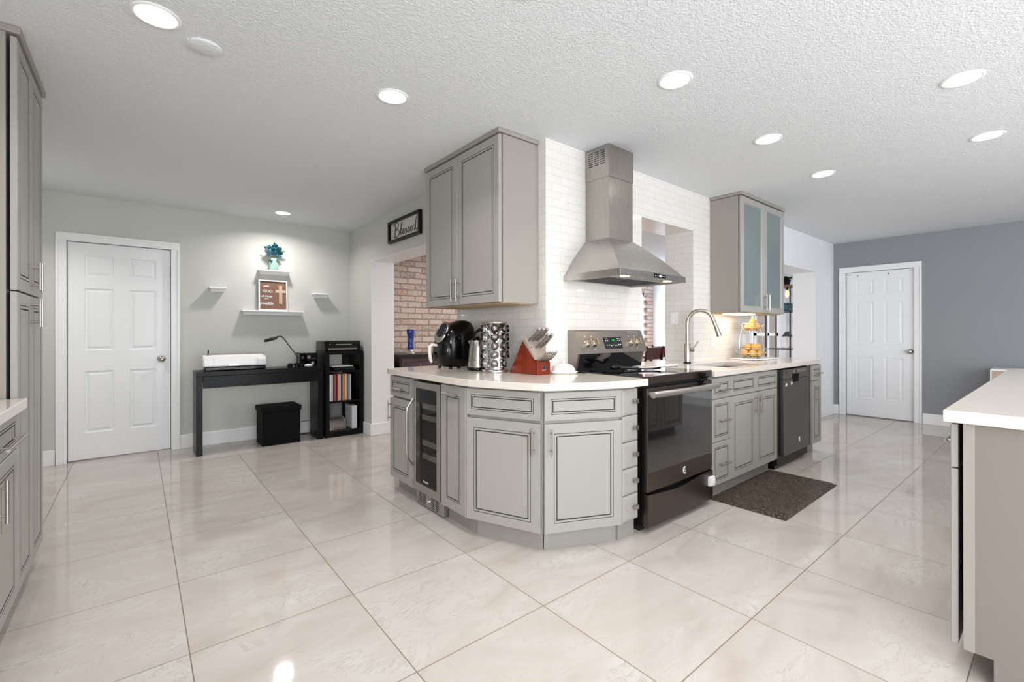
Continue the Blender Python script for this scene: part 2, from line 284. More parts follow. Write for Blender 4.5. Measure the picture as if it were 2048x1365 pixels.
struct(MB().box(XL-.08,XL-.03,-3,-.8,.95,1.0).box(XL-.08,XL-.03,-3,-.8,2.0,2.05).box(XL-.08,XL-.03,-3,-2.95,.95,2.05).box(XL-.08,XL-.03,-1.93,-1.87,.95,2.05).box(XL-.08,XL-.03,-.85,-.8,.95,2.05), 'window_2', 'trim_white')  # unseen window added in the left wall for the fill light
# dining room: brick wall with a toothed window edge, far wall with a glazed door
mb = MB().box(XB2,7.0,YB,YB+.12,0,CH).box(7.0,XE,YB,YB+.12,2.0,CH).box(7.0,8.39,YB,YB+.12,0,.88).box(8.39,XE,YB,YB+.12,0,2.0)
for k in range(7): mb.box(8.29,8.392,YB-.002,YB+.12,.88+k*.1594,.88+k*.1594+.0797)
struct(mb, 'wall_brick', 'old_brick')
struct(MB().box(7.0,8.39,YB+.03,YB+.08,.88,.93).box(7.0,8.39,YB+.03,YB+.08,1.95,2.0).box(7.0,7.05,YB+.03,YB+.08,.88,2.0).box(8.27,8.32,YB+.03,YB+.08,.88,2.0).box(7.05,8.27,YB+.045,YB+.065,1.4,1.43), 'window_3', 'trim_white')
WY0, WY1 = 3.20, 3.62
struct(MB().box(XE,XE+.12,YR2,WY0,0,CH).box(XE,XE+.12,WY1,YB,0,CH).box(XE,XE+.12,WY0,WY1,2.05,CH).box(XE,XE+.12,WY0,WY1,0,.18), 'wall_dining', 'wall_white')
w4 = struct(MB().box(XE+.02,XE+.07,WY0,WY0+.05,.18,2.05).box(XE+.02,XE+.07,WY1-.05,WY1,.18,2.05).box(XE+.02,XE+.07,WY0,WY1,.18,.24).box(XE+.02,XE+.07,WY0,WY1,1.99,2.05).box(XE+.02,XE+.07,WY0,WY1,1.10,1.15).box(XE+.02,XE+.07,3.36,3.385,.18,2.05), 'window_4', 'trim_white')
MB().box(XE+.04,XE+.046,WY0+.05,WY1-.05,.24,1.99).build('window_pane','pane',w4)
# small wall trims
def baseboard(nm, segs, bev=0.004):
    mb = MB()
    for s_ in segs: mb.box(*s_)
    return struct(mb, nm, 'trim_white', bev)
H_ = .135
baseboard('baseboard_back', [(XL,-.574,YB-.016,YB,0,H_),(.322,XB-.016,YB-.016,YB,0,H_)])
baseboard('baseboard_center', [(XB-.016,XB,OY1-.016,YB-.016,0,H_),(XB,XB2,OY1-.016,OY1,0,H_)])
baseboard('baseboard_range', [(6.994-.016,XD-.016,YR-.016,YR,0,H_),(6.978,6.994,YR,YR2,0,H_)])
baseboard('baseboard_right', [(XD-.016,XD,2.078,YR,0,H_),(XD-.016,XD,YF,1.185,0,H_)])
baseboard('baseboard_dining', [(XE-.016,XE,YR2,3.0,0,H_),(XE-.016,XE,4.2,YB,0,H_)])
# outside, seen through the dining room glazing
tag(MB().box(11.6,11.7,1.5,8.2,0,1.55).build('garden_fence','fence'), 'pale timber garden fence seen through the dining room glass door', 'fence')
mb = MB()
for i in range(26): mb.ball((12.6+random.uniform(-.2,.25),1.6+i*.26,1.7+random.uniform(-.25,.5)), .4,.4,.45,8)
o = mb.build('garden_hedge','foliage'); tag(o, 'leafy green hedge rising behind the pale garden fence', 'hedge')
MB().tube([(12.6,4.6,0),(12.6,4.6,1.5)],.05,8).build('trunk','shelf_wood',o)

# six panel interior doors -------------------------------------------------
def panel_door(nm, w, h, loc, rz, knob_x, cw, hooks=False):
    # local: x across, front faces -y; opening from x=0..w
    e = bpy.data.objects.new(nm, None); COL.objects.link(e); e.location = loc; e.rotation_euler = (0,0,rz); e['kind'] = 'structure'
    mb = MB(); t = 0.006; st = 0.112; pw = (w-3*st)/2
    zs = [(0.255,0.822),(1.012,1.583),(1.693,1.884)]; xs = [(st,st+pw),(2*st+pw,2*st+2*pw)]
    xe = [0,xs[0][0],xs[0][1],xs[1][0],xs[1][1],w]; ze = [0.012]+[z for p in zs for z in p]+[h]
    for i in range(5):
        for j in range(7):
            a, b, c, d = xe[i], xe[i+1], ze[j], ze[j+1]
            if i in (1,3) and j in (1,3,5): mb.rings(b-a, d-c, [(0,0,0),(0.006,0.009,0),(0.018,0.009,0),(0.036,0.002,0)], a, c, 0)
            else: mb.add([(a,0,c),(b,0,c),(b,0,d),(a,0,d)],[(0,1,2,3)])
    mb.add([(0,0,.012),(0,.035,.012),(0,.035,h),(0,0,h)],[(0,3,2,1)]).add([(w,0,.012),(w,.035,.012),(w,.035,h),(w,0,h)],[(0,1,2,3)])
    mb.add([(0,.035,.012),(w,.035,.012),(w,.035,h),(0,.035,h)],[(0,3,2,1)]).add([(0,0,h),(w,0,h),(w,.035,h),(0,.035,h)],[(0,1,2,3)])
    mb.build('door_panel','door_white',e,(0,0.018,0))
    f = MB()                                         # moulded casing with jamb and stop
    for x0,x1 in ((-cw,-.004),(w+.004,w+cw)):
        f.box(x0,x1,-.018,0,0,h+.004); xo = (x0,x0+.02) if x0 < 0 else (x1-.02,x1); f.box(xo[0],xo[1],-.026,-.018,0,h+.004)
    f.box(-cw,w+cw,-.018,0,h+.004,h+cw); f.box(-cw,w+cw,-.026,-.018,h+cw-.02,h+cw)
    f.build('door_casing','trim_white',e,bev=.003)
    MB().box(0,w,.01,.055,0,.010).build('door_threshold','grey_metal',e)
    k = MB(); k.T = Matrix.Translation((knob_x,.018,.915)) @ Matrix.Rotation(PI/2,4,'X')
    k.lathe([(.032,0),(.032,.005),(.014,.010),(.012,.03),(.022,.036),(.029,.048),(.028,.058),(.016,.066),(.002,.068)]); k.build('door_knob','nickel',e)
    if hooks:
        for x in (.13,.47): MB().ball((x,.016,h-.045),.009,.006,.012,8).build('door_hook','grey_metal',e)
panel_door('door_1', .742, 2.0, (-.495,YB,0), 0, .672, .075)
panel_door('door_2', .728, 1.995, (XD,1.995,0), -PI/2, .688, .078, True)

# ------------------------------------------------------------------ recessed ceiling lights
def downlight(x, y, label, power=4.0, warm=(1,.975,.945), spr=125):
    t = thing('recessed_light', label, 'ceiling light', (x,y,CH), group='round recessed ceiling lights')
    MB().lathe([(.066,-.0005),(.068,-.004),(.072,-.006),(.082,-.004),(.084,-.0005)]).build('trim_ring','trim_white',t)
    MB().lathe([(.002,-.0015),(.066,-.0015),(.066,-.0045),(.002,-.0055)]).build('light_lens','lens',t)
    l = area('downlight', (x,y,CH-.012), (0,0,0), .13, .13, power, warm, 'DISK', R(spr)); l.parent = None
for x, y, lb in ((.055,2.287,'round recessed ceiling light nearest the tall grey pantry'),(1.047,2.279,'round recessed ceiling light left of the grey wall cabinet with solid doors'),
    (1.175,5.23,'small round recessed ceiling light over the black desk'),(2.07,1.243,'round recessed ceiling light in front of the range hood chimney, nearest of its row'),
    (3.175,1.243,'round recessed ceiling light, middle one of the row in front of the tiled wall'),(4.21,1.24,'round recessed ceiling light in front of the frosted glass cabinet, farthest of its row'),
    (3.168,.336,'round recessed ceiling light, nearer of the pair at the right edge'),(4.215,.332,'round recessed ceiling light, farther of the pair near the dark grey wall')):
    downlight(x, y, lb, 10.0 if y > 5 else (4.8 if x < 1.5 else 3.2), spr=152 if y > 5 else 125)
for x, y, lb, p in ((1.06,1.245,'round recessed ceiling light just above the top edge of the photo',3.5),(2.1,.33,'round recessed ceiling light above the near end of the island',3.4),(-.72,4.85,'unseen round ceiling light added behind the tall pantry',8),(.05,1.2,'unseen round ceiling light added right behind the photographer, left of the island',4),(3.2,-1.6,'round recessed ceiling light over the far side of the island',3.4),(.6,-1.2,'round recessed ceiling light near the patio doors behind the photographer',5),(5.6,-1.3,'unseen round ceiling light added beyond the far end of the island',5)):  # lights by pantry, photographer and island's far end are added, unseen fill
    downlight(x, y, lb, p)
tag(MB().lathe([(.002,-.008),(.060,-.008),(.066,-.005),(.068,0)],(.225,2.405,CH)).build('ceiling_cover_plate','ceiling_texture'), 'round white blank cover plate on the ceiling beside the nearest ceiling light', 'cover plate')
for x, y, lb in ((3.6,4.1,'recessed ceiling light of the dining room in front of the brick wall'),(5.4,4.0,'recessed ceiling light over the middle of the dining room'),(7.2,4.2,'recessed ceiling light of the dining room near the garden windows')): downlight(x, y, lb, 24, (1,.92,.84), 165)

# ------------------------------------------------------------------ cabinet parts
T_ = .020
def front_mb(w, h, style):
    mb = MB(); e = .003
    if style == 'door': a, b = .052, .066
    elif style == 'drawer': a, b = .034, .044
    elif style == 'narrow': a, b = .058, .068
    if style == 'small': rs = [(0,.008,0),(.004,.004,0),(.012,.001,0),(.014,0,0)]
    elif style == 'glass': rs = [(0,e,0),(e,0,0),(.052,0,0),(.056,.004,0),(.060,.012,0),(.0605,.012,1)]
    else: rs = [(0,e,0),(e,0,0),(a,0,1),(a+.0010,.003,1),(a+.0022,.003,1),(a+.0034,0,0),(b,0,1),(b+.0010,.004,1),(b+.0040,.004,1),(b+.006,.0005,0)]
    mb.rings(w, h, rs); y0 = rs[0][1]
    mb.add([(0,y0,0),(0,T_,0),(0,T_,h),(0,y0,h)],[(0,3,2,1)]).add([(w,y0,0),(w,T_,0),(w,T_,h),(w,y0,h)],[(0,1,2,3)])
    mb.add([(0,y0,0),(w,y0,0),(w,T_,0),(0,T_,0)],[(0,3,2,1)]).add([(0,y0,h),(w,y0,h),(w,T_,h),(0,T_,h)],[(0,1,2,3)]).add([(0,T_,0),(w,T_,0),(w,T_,h),(0,T_,h)],[(0,3,2,1)])
    return mb
def pull(parent, x, z, L, vert=True, out=.032, r=.0058, name='handle'):
    mb = MB(); d = Vector((0,0,1)) if vert else Vector((1,0,0)); c = Vector((x,-out,z)); q = L*.32
    mb.cyl(c-d*L/2, c+d*L/2, r, n=12)
    for s_ in (-1,1): p = c+d*q*s_; mb.cyl((p.x,0.002,p.z), (p.x,-out,p.z), r*.75, n=10)
    return mb.build(name,'nickel',parent)
def front(parent, w, h, style, x, z, y=0, rz=0, name='door', hd=None, loc=None):
    o = front_mb(w,h,style).build(name, ['cab','frost' if style == 'glass' else 'glaze'], parent, loc or (x,y,z), rz)
    if hd:
        if hd[0] == 'knob':
            k = MB().box(hd[1]-.006,hd[1]+.006,-.014,.001,hd[2]-.006,hd[2]+.006).box(hd[1]-.017,hd[1]+.017,-.026,-.014,hd[2]-.012,hd[2]+.012); k.build('knob','nickel',o,bev=.002)
        else: pull(o, hd[1], hd[2], hd[3], hd[0] == 'v')
    return o
ZB, ZT = .10, .852
def base_cab(nm, label, loc, rz, w, depth, fronts, toe=.075, cat='cabinet', group=None):
    t = thing(nm, label, cat, loc, rz, group)
    MB().box(.001,w-.001,.029,depth,ZB,.864).build('body','cab',t,bev=.0015)
    MB().box(.001,w-.001,toe,depth,0,ZB).build('toe_kick','toe',t)
    for f in fronts: front(t, *f[:5], **f[5])
    return t

# peninsula, facing -X (local x runs toward -Y)
base_cab('base_cabinet','narrow grey base cabinet with drawer and door at the left end of the peninsula',(1.462,3.238,0),-PI/2,.362,.572,
    [(.356,.147,'drawer',.003,.705,dict(name='drawer',hd=('h',.165,.062,.14))),(.356,.590,'door',.003,ZB,dict(hd=('v',.028,.49,.155)))])
base_cab('base_cabinet','tall narrow grey pull-out cabinet with a top bar handle beside the wine cooler',(1.462,2.490,0),-PI/2,.278,.572,
    [(.272,.752,'narrow',.003,ZB,dict(name='door',hd=('h',.136,.705,.15)))], toe=.058)
def ang_cab(label, poly, toe, doors):
    o = Vector((sum(p[0] for p in poly)/len(poly), sum(p[1] for p in poly)/len(poly), 0)); t = thing('corner_cabinet', label, 'cabinet', o)
    sh = lambda P: [(x-o.x,y-o.y) for x,y in P]
    MB().prism(sh(poly),ZB,.864).build('body','cab',t,bev=.0015); MB().prism(sh(toe),0,ZB).build('toe_kick','toe',t)
    (x0,y0),(x1,y1) = doors; L = math.hypot(x1-x0,y1-y0); a = math.atan2(y1-y0,x1-x0)
    return t, L, a, Vector((x0,y0,0))-o
t, L, a, p = ang_cab('grey angled corner cabinet with a false drawer panel, handle at its right edge', [(1.485,2.209),(1.674,1.785),(2.03,2.13),(2.03,2.209)], [(1.525,2.209),(1.525,2.176),(1.689,1.800),(2.03,2.13),(2.03,2.209)], ((1.462,2.207),(1.648,1.778)))
front(t,L-.004,.152,'drawer',0,0,rz=a,name='drawer_front',loc=(p.x,p.y,.700)); front(t,L-.004,.584,'door',0,0,rz=a,loc=(p.x,p.y,ZB),hd=('v',L-.035,.49,.145))
t, L, a, p = ang_cab('grey angled corner cabinet next to the small drawers, handle at its left edge', [(1.676,1.781),(2.086,1.600),(2.086,2.13),(2.036,2.13)], [(1.692,1.797),(2.055,1.632),(2.086,1.625),(2.086,2.13),(2.036,2.13)], ((1.663,1.760),(2.082,1.574)))
front(t,L-.004,.152,'drawer',.002,0,rz=a,name='drawer_front',loc=(p.x,p.y,.700)); front(t,L-.004,.584,'door',.002,0,rz=a,loc=(p.x,p.y,ZB),hd=('v',.035,.49,.145))
t = thing('drawer_cabinet','narrow grey cabinet of five small stacked drawers beside the stove','cabinet',(2.089,1.578,0))
MB().box(.001,.148,.022,.56,ZB,.864).build('body','cab',t,bev=.0015); MB().box(.0,.148,.035,.56,0,ZB).build('toe_kick','toe',t)
for k in range(5): front(t,.144,.147,'small',.003,ZB+.1505*k,name='drawer',hd=('knob',.098,.078))
# right run, facing -Y
YC = 1.56
t = base_cab('drawer_cabinet','grey base cabinet with three stacked drawers between stove and sink doors',(3.052,YC,0),0,.280,.58,
    [(.274,.147,'drawer',.003,.705,dict(name='drawer',hd=('h',.15,.06,.15))),(.274,.298,'drawer',.003,.403,dict(name='drawer',hd=('h',.15,.145,.15))),(.274,.298,'drawer',.003,.101,dict(name='drawer',hd=('h',.15,.145,.15)))])
t = thing('sink_cabinet','grey double-door sink base cabinet above the brown mat','cabinet',(3.334,YC,0))
MB().box(.001,.835,.022,.072,ZB,.864).box(.001,.02,.072,.58,ZB,.864).box(.816,.835,.072,.58,ZB,.864).box(.02,.816,.56,.58,ZB,.864).box(.02,.816,.072,.56,ZB,.12).build('body','cab',t,bev=.0015)
MB().box(.001,.835,.075,.58,0,ZB).build('toe_kick','toe',t)
for k in (0,1):
    front(t,.412,.147,'drawer',.003+.417*k,.705,name='drawer_front'); front(t,.412,.600,'door',.003+.417*k,ZB,hd=('v',.385 if k == 0 else .028,.51,.15))
base_cab('base_cabinet','slim grey end cabinet with drawer and door right of the dishwasher',(4.93,YC-.012,0),0,.272,.585,
    [(.245,.147,'drawer',.024,.705,dict(name='drawer',hd=('h',.13,.07,.13))),(.245,.600,'door',.024,ZB,dict(hd=('v',.085,.47,.15)))])

# countertops
def thick(poly, z0, z1, nm, m, label, cat, extra=()):
    ox, oy = poly[0]; mb = MB().prism([(x-ox,y-oy) for x,y in poly],z0,z1)
    for P in extra: mb.prism([(x-ox,y-oy) for x,y in P],z0,z1)
    return tag(mb.build(nm,m,None,(ox,oy,0),bev=.003), label, cat)
thick([(2.032,3.255),(1.462,3.255),(1.438,3.235),(1.432,3.19),(1.430,2.60),(1.432,2.28),(1.446,2.16),(1.49,2.03),(1.60,1.79),(1.635,1.735),(1.69,1.700),(1.87,1.618),(2.03,1.560),(2.13,1.538),(2.272,1.534),(2.272,1.99),(2.228,1.99),(2.228,2.137),(2.032,2.137)],
      .865,.905,'countertop','quartz','curved cream quartz countertop carrying the air fryer and knife block','countertop')
thick([(3.045,1.532),(3.45,1.532),(3.45,2.137),(3.045,2.137)],.865,.905,'countertop','quartz','straight cream quartz countertop with the sink, right of the stove','countertop',
      extra=([(3.45,1.532),(4.10,1.532),(4.10,1.64),(3.45,1.64)],[(3.45,1.98),(4.10,1.98),(4.10,2.137),(3.45,2.137)],
             [(4.10,1.532),(5.12,1.532),(5.22,1.552),(5.275,1.60),(5.29,1.66),(5.29,2.137),(4.10,2.137)],[(3.078,2.137),(3.854,2.137),(3.854,2.44),(3.078,2.44)]))
mb = MB().box(3.44,3.452,1.63,1.99,.72,.864).box(4.098,4.11,1.63,1.99,.72,.864).box(3.44,4.11,1.63,1.642,.72,.864).box(3.44,4.11,1.978,1.99,.72,.864).box(3.44,4.11,1.63,1.99,.70,.72)
t = tag(mb.build('sink','steel'), 'undermount stainless steel sink basin set in the right countertop', 'sink')
MB().lathe([(.045,.001),(.045,.004),(.03,.004),(.028,.001)],(3.775,1.81,.72)).build('drain','chrome',t)
# faucet
t = thing('faucet','brushed nickel gooseneck kitchen faucet behind the sink','faucet',(3.615,2.06,.905))
MB().lathe([(.030,0),(.030,.012),(.024,.014)]).build('base_ring','black',t)
MB().lathe([(.024,.014),(.024,.17),(.020,.175)]).build('body','nickel',t)
pts = [(0,0,.17),(0,0,.34)]+[(0.04*(1-math.cos(a_)),-.095*(1-math.cos(a_)),.34+.11*math.sin(a_)) for a_ in [PI*k/12 for k in range(1,11)]]
pts += [(.085,-.212,.30)]
MB().tube(pts,.0155,16).build('spout','nickel',t)
MB().tube([(.085,-.210,.305),(.094,-.232,.232)],[.0175,.021],16).build('spray_head','nickel',t)
MB().tube([(.02,-.01,.115),(.055,-.02,.115)],.018,14).tube([(.05,-.02,.12),(.115,-.035,.185)],[.007,.006],10).build('lever','nickel',t)

# ------------------------------------------------------------------ upper cabinets
def wall_cab(label, loc, rz, w, h, depth, style, mid, side_left):
    t = thing('wall_cabinet', label, 'cabinet', loc, rz)
    MB().box(0,w,.030,depth,0,h).build('body','cab_side',t,bev=.0015)
    MB().box(.018,w-.018,.03,depth-.01,-.004,0).build('underside_panel','under',t)
    MB().box(-.010,w+.010,-.010,depth,h+.003,h+.028).build('crown_strip','cab_side',t,bev=.004)
    front(t,mid-.004,h-.008,style,.002,.003,hd=('v',mid-.035,.10,.15)); front(t,w-mid-.004,h-.008,style,mid+.002,.003,hd=('v',.032,.10,.15))
    return t
wall_cab('grey wall cabinet with two solid panel doors above the air fryer',(1.708,3.130,1.360),-PI/2,.920,1.040,.322,'door',.445,False)
t = wall_cab('grey wall cabinet with two frosted glass doors above the fruit stand',(4.160,1.850,1.350),0,.955,1.050,.286,'glass',.490,True)
MB().box(.10,.42,.06,.22,-.016,-.005).build('under_cabinet_light','lens_warm',t)
area('under_cabinet_glow',(4.42,1.99,1.325),(0,0,0),.3,.12,.75,(1,.86,.74))

# ------------------------------------------------------------------ range hood
t = thing('range_hood','stainless steel chimney range hood mounted on the white tiled wall','range hood',(2.197,1.675,1.513))
hw, hd = .723, .462; cx0, cx1, cy0 = .216, .486, .258
MB().box(0,hw,0,.004,0,.042).box(0,.004,.004,hd,0,.042).box(hw-.004,hw,.004,hd,0,.042).box(.004,hw-.004,.004,hd,.034,.040).build('rim','steel',t,bev=.001)
mb = MB(); n = 10; L = []
for k in range(n+1):
    u = k/n; b_ = .013*math.sin(PI*u)
    x0 = .012*(1-u)+cx0*u-b_; x1 = (hw-.012)*(1-u)+cx1*u+b_; y0 = .012*(1-u)+cy0*u-b_*.8; z = .042+(.29-.042)*u
    L.append([(x0,y0,z),(x1,y0,z),(x1,hd,z),(x0,hd,z)])
for k in range(n):
    for j in range(4): mb.add([L[k][j],L[k][(j+1)%4],L[k+1][(j+1)%4],L[k+1][j]],[(0,1,2,3)],0,False)
mb.build('canopy','steel',t)
MB().box(cx0+.003,cx1-.003,cy0+.003,hd,.28,.70).build('lower_chimney','steel_v',t,bev=.001)
mb = MB().box(cx0,cx1,cy0,hd,.70,CH-1.513-.002).build('upper_chimney','steel_v',t,bev=.001)
vm = MB()
for c_ in range(3):
    for k in range(7): y = cy0+.033+c_*.052; vm.box(cx0-.0012,cx0+.001,y,y+.038,.795+k*.0145,.800+k*.0145)
vm.build('vent_slots','black',mb)
MB().box(.004,hw-.004,.004,hd-.004,.010,.016).build('underside','hood_under',t)
fm = MB()
for k in range(2):
    fm.box(.06+k*.31,.35+k*.31,.12,hd-.05,.004,.0105)
fm.build('grease_filter','hood_under',t,bev=.002)
fm = MB()
for k in range(24): fm.box(.075+k*.024,.082+k*.024,.13,hd-.06,.002,.0045)
fm.build('filter_slots','rack_dim',t)
for x in (.13,.60):
    MB().lathe([(.002,.004),(.028,.004),(.028,.011)],(x,.065,0)).build('hood_lamp','lens_warm',t)
    area('hood_lamp_light',(2.197+x,1.75,1.513+.002),(0,0,0),.05,.05,.7,(1,.8,.6),'DISK')
c_ = MB().box(.345,.475,-.002,.001,.010,.034).build('control_panel','black_gloss',t)
MB().box(.400,.422,-.003,-.001,.015,.029).box(.357,.364,-.003,-.001,.018,.026).box(.383,.387,-.003,-.001,.019,.025).box(.437,.441,-.003,-.001,.019,.025).box(.457,.461,-.003,-.001,.019,.025).build('display','label_white',c_)

# ------------------------------------------------------------------ stove
RX, RW, RY = 2.278, .757, 1.548
t = thing('stove','dark stainless electric stove with glass cooktop and black oven door','stove',(RX,RY,0))
MB().box(.004,RW-.004,.03,.575,.03,.895).build('body','black',t)
MB().box(.006,RW-.006,.06,.5,0,.03).build('foot_rail','black_rub',t)
MB().box(0,RW,.006,.575,.895,.912).build('cooktop','cooktop',t,bev=.003)
MB().box(0,RW,.0,.012,.868,.914).build('front_trim','dark_steel',t,bev=.003)
rm = MB()
for x,y,r in ((.2,.17,.11),(.56,.17,.085),(.2,.40,.085),(.56,.40,.10)):
    for q in (r,r*.6): rm.add([(x+ (q+d)*math.cos(2*PI*k/32), y+(q+d)*math.sin(2*PI*k/32), .9125) for d in (0,.002) for k in range(32)],[(k,(k+1)%32,32+(k+1)%32,32+k) for k in range(32)])
rm.build('burner_rings','rack_dim',t)
d = MB().box(0,RW,0,.028,.240,.845).build('oven_door','dark_steel',t,bev=.003)
MB().box(.006,RW-.006,-.002,.001,.352,.790).build('oven_window','oven_glass',d)
hm = MB(); P = [(.012+(RW+.03-.024)*k/14-.01, -.038-.018*math.sin(PI*k/14), .812) for k in range(15)]
hm.T = None; hm.tube(P,.020,14); hm.cyl((.03,0,.812),(.03,-.042,.812),.012); hm.cyl((RW-.03,0,.812),(RW-.03,-.042,.812),.012); hm.build('door_handle','handle_steel',d)
def emblem(parent, x, z, r, y=-.002):
    mb = MB()
    pts = [(x+r*math.cos(a_)*.8,y,z+r*math.sin(a_)) for a_ in [R(55+k*250/20) for k in range(21)]]
    mb.tube(pts,[r*.10+r*.16*math.sin(PI*k/20) for k in range(21)],8); mb.tube([(x+r*.1,y,z-r*.35),(x+r*.35,y,z),(x+r*.1,y,z+r*.3)],r*.09,6)
    return mb.build('emblem','white_plastic',parent)
emblem(d,.405,.298,.020)
mb = MB(); P = [(0,.035),(RW,.035),(RW,.232),(RW*.80,.228),(RW*.62,.214),(RW*.5,.206),(RW*.38,.204),(RW*.2,.214),(0,.226)]
mb.extr(P,-.004,.026,'y'); mb.build('storage_drawer','dark_steel',t)
gm = MB(); G0, G1 = -.045, RW-.068                   # sloping backguard with control panel
gm.extr([(.560,.905),(.525,.905),(.495,1.030),(.468,1.030),(.520,1.178),(.535,1.188),(.590,1.188),(.590,.905)],G0,G1,'x'); g = gm.build('backguard','dark_steel_v',t)
MB().extr([(.555,.912),(.515,.912),(.492,1.026),(.50,1.026)],G0+.02,G1-.02,'x').build('backguard_glass','cooktop',g)
sl = math.atan2(.052,.148); F = Matrix.Translation((G0,.468,1.030)) @ Matrix.Rotation(-sl,4,'X')
def onpanel(fn, nm, m, bev=0):
    mb = MB(); mb.T = F; fn(mb); return mb.build(nm,m,g,bev=bev)
cp = onpanel(lambda q: q.box(.262,.452,-.002,.001,.030,.112),'control_panel','black_gloss')
onpanel(lambda q: q.box(.266,.448,-.003,-.0015,.034,.106),'control_face','display')
onpanel(lambda q: q.box(.333,.380,-.004,-.0025,.076,.102),'clock_window','black_gloss')
DG = {'1':'bc','0':'abcdef','4':'bcfg'}
def digits(q):
    sg = {'a':(0,1,.95,1.0),'b':(.85,1,.5,1.0),'c':(.85,1,0,.5),'d':(0,1,0,.06),'e':(0,.15,0,.5),'f':(0,.15,.5,1.0),'g':(0,1,.47,.53)}
    for i,ch in enumerate('1004'[0:1]+'04'):
        for c0 in DG[ch]: a_,b_,c1,d1 = sg[c0]; x = .340+i*.012+(.004 if i else 0); q.box(x+a_*.008,x+b_*.008,-.0052,-.004,.081+c1*.016,.081+d1*.016)
onpanel(digits,'clock_digits','green_led')
def icons(q):
    for x,z,w_ in ((.272,.100,.03),(.408,.100,.028),(.275,.084,.010),(.295,.084,.010),(.278,.052,.009),(.300,.052,.012),(.325,.048,.009),(.350,.052,.005),(.372,.050,.007),(.390,.050,.008),(.412,.054,.009),(.430,.054,.009),(.410,.084,.010),(.430,.084,.010)): q.box(x,x+w_,-.0042,-.003,z,z+.003 if w_ > .02 else z+.006)
onpanel(icons,'control_marks','label_white')
def marks(q):
    for x in (.08,.145,.555,.625):
        q.box(x-.004,x+.004,-.0012,.0005,.118,.124); q.box(x-.022,x-.016,-.0012,.0005,.098,.101); q.box(x+.020,x+.026,-.0012,.0005,.080,.083); q.box(x-.002,x+.008,-.0012,.0005,.026,.029)
onpanel(marks,'knob_marks','label_white')
for x in (.08,.145,.555,.625):
    mb = MB(); mb.T = F @ Matrix.Translation((x,0,.072)) @ Matrix.Rotation(PI/2,4,'X')
    mb.lathe([(.029,0),(.029,.007),(.024,.011),(.023,.024),(.019,.026)],n=24); k = mb.build('knob','knob_metal',g)
    mb = MB(); mb.T = F @ Matrix.Translation((x,0,.072)); mb.box(-.006,.006,-.048,-.022,-.022,.022); mb.build('knob_grip','knob_metal',k,bev=.002)
o = tag(MB().box(2.865,2.905,RY-.035,RY-.002,.865,.905).box(2.860,2.910,RY-.012,RY-.0035,.825,.868).ball((2.885,RY-.04,.885),.017,.012,.019,12).ball((2.885,RY-.02,.838),.018,.015,.014,12).build('oven_door_lock','black_gloss',bev=.003),
    'black plastic child lock clipped over the top of the oven door','child lock')
o = tag(MB().box(2.965,3.028,RY-.026,RY-.004,.135,.196).box(2.990,3.020,RY-.032,RY-.026,.150,.182).build('drawer_latch','white_plastic',bev=.006),
    'white plastic child latch on the right end of the stove storage drawer','child lock')
# spoon rest on the cooktop with a dark handled ladle under it
t = thing('spoon_rest','cream spoon rest with long handle lying on the cooktop','spoon rest',(2.62,1.93,.9145))
mb = MB(); n = 16; L = []
for k in range(n+1):
    u = k/n; x = u*.36; wd = .052*math.sin(PI*min(1,u/.62*.5+.12))*(1 if u < .45 else max(.22,1-(u-.45)/.38)); L.append([(x,-wd,.012+.016*u+.006),(x,-wd*.6,.006+.02*u),(x,0,.003+.02*u),(x,wd*.6,.006+.02*u),(x,wd,.012+.016*u+.006)])
vs_ = [p for r_ in L for p in r_]; fs_ = [(i*5+j,(i+1)*5+j,(i+1)*5+j+1,i*5+j+1) for i in range(n) for j in range(4)]
mb.add(vs_,fs_,0,True); ob = mb.build('dish','porcelain',t,rz=-.55); s_ = ob.modifiers.new('thick','SOLIDIFY'); s_.thickness = .006
MB().box(-.02,.05,-.03,.03,0,.008).build('foot','porcelain',t,rz=-.55,bev=.002)
o = tag(MB().tube([(2.52,1.93,.934),(2.66,1.87,.926),(2.80,1.80,.930)],[.012,.010,.012],10).ball((2.49,1.945,.938),.045,.032,.018,14).build('serving_spoon','black_gloss'), 'black serving spoon lying on the cooktop beneath the cream spoon rest','spoon')

# ------------------------------------------------------------------ wine cooler
t = thing('wine_cooler','slim stainless framed wine cooler with glass door in the peninsula','wine cooler',(1.458,2.865,0),-PI/2)
WW = .368
MB().box(.008,.012,.045,.56,.03,.85).box(WW-.012,WW-.008,.045,.56,.03,.85).box(.008,WW-.008,.55,.56,.03,.85).box(.008,WW-.008,.045,.56,.82,.85).box(.008,WW-.008,.08,.56,.0,.10).build('body','black',t)
fm = MB(); fm.box(0,WW,0,.035,.798,.842).box(0,WW,0,.035,.108,.158).box(0,.042,0,.035,.158,.798).box(WW-.042,WW,0,.035,.158,.798)
dr = fm.build('door','cooler_steel',t,bev=.002)
MB().box(.042,WW-.042,.004,.010,.158,.798).build('door_glass','cool_glass',dr)
for k,z in enumerate((.315,.405,.58,.655)):
    s = MB().box(.045,WW-.045,.045,.06,z,z+.036,0)
    for j in range(7): s.cyl((.06+j*.04,.06,z+.005),(.06+j*.04,.50,z+.005),.003,n=6)
    s.build('shelf','nickel',t)
MB().tube([(.018,-.004,.262),(.018,-.050,.322),(.018,-.052,.36),(.018,-.052,.62),(.018,-.050,.66),(.018,-.004,.722)],.0085,10).build('door_handle','steel_v',dr)
text_mesh('door_lettering','NewAir',.022,'label_white',dr,(.185,.002,.135+.045),(PI/2,0,0),.0003)
gr = MB().box(.012,WW,.026,.09,.008,.098).build('vent_grille','cooler_steel',t,bev=.002)
vm = MB()
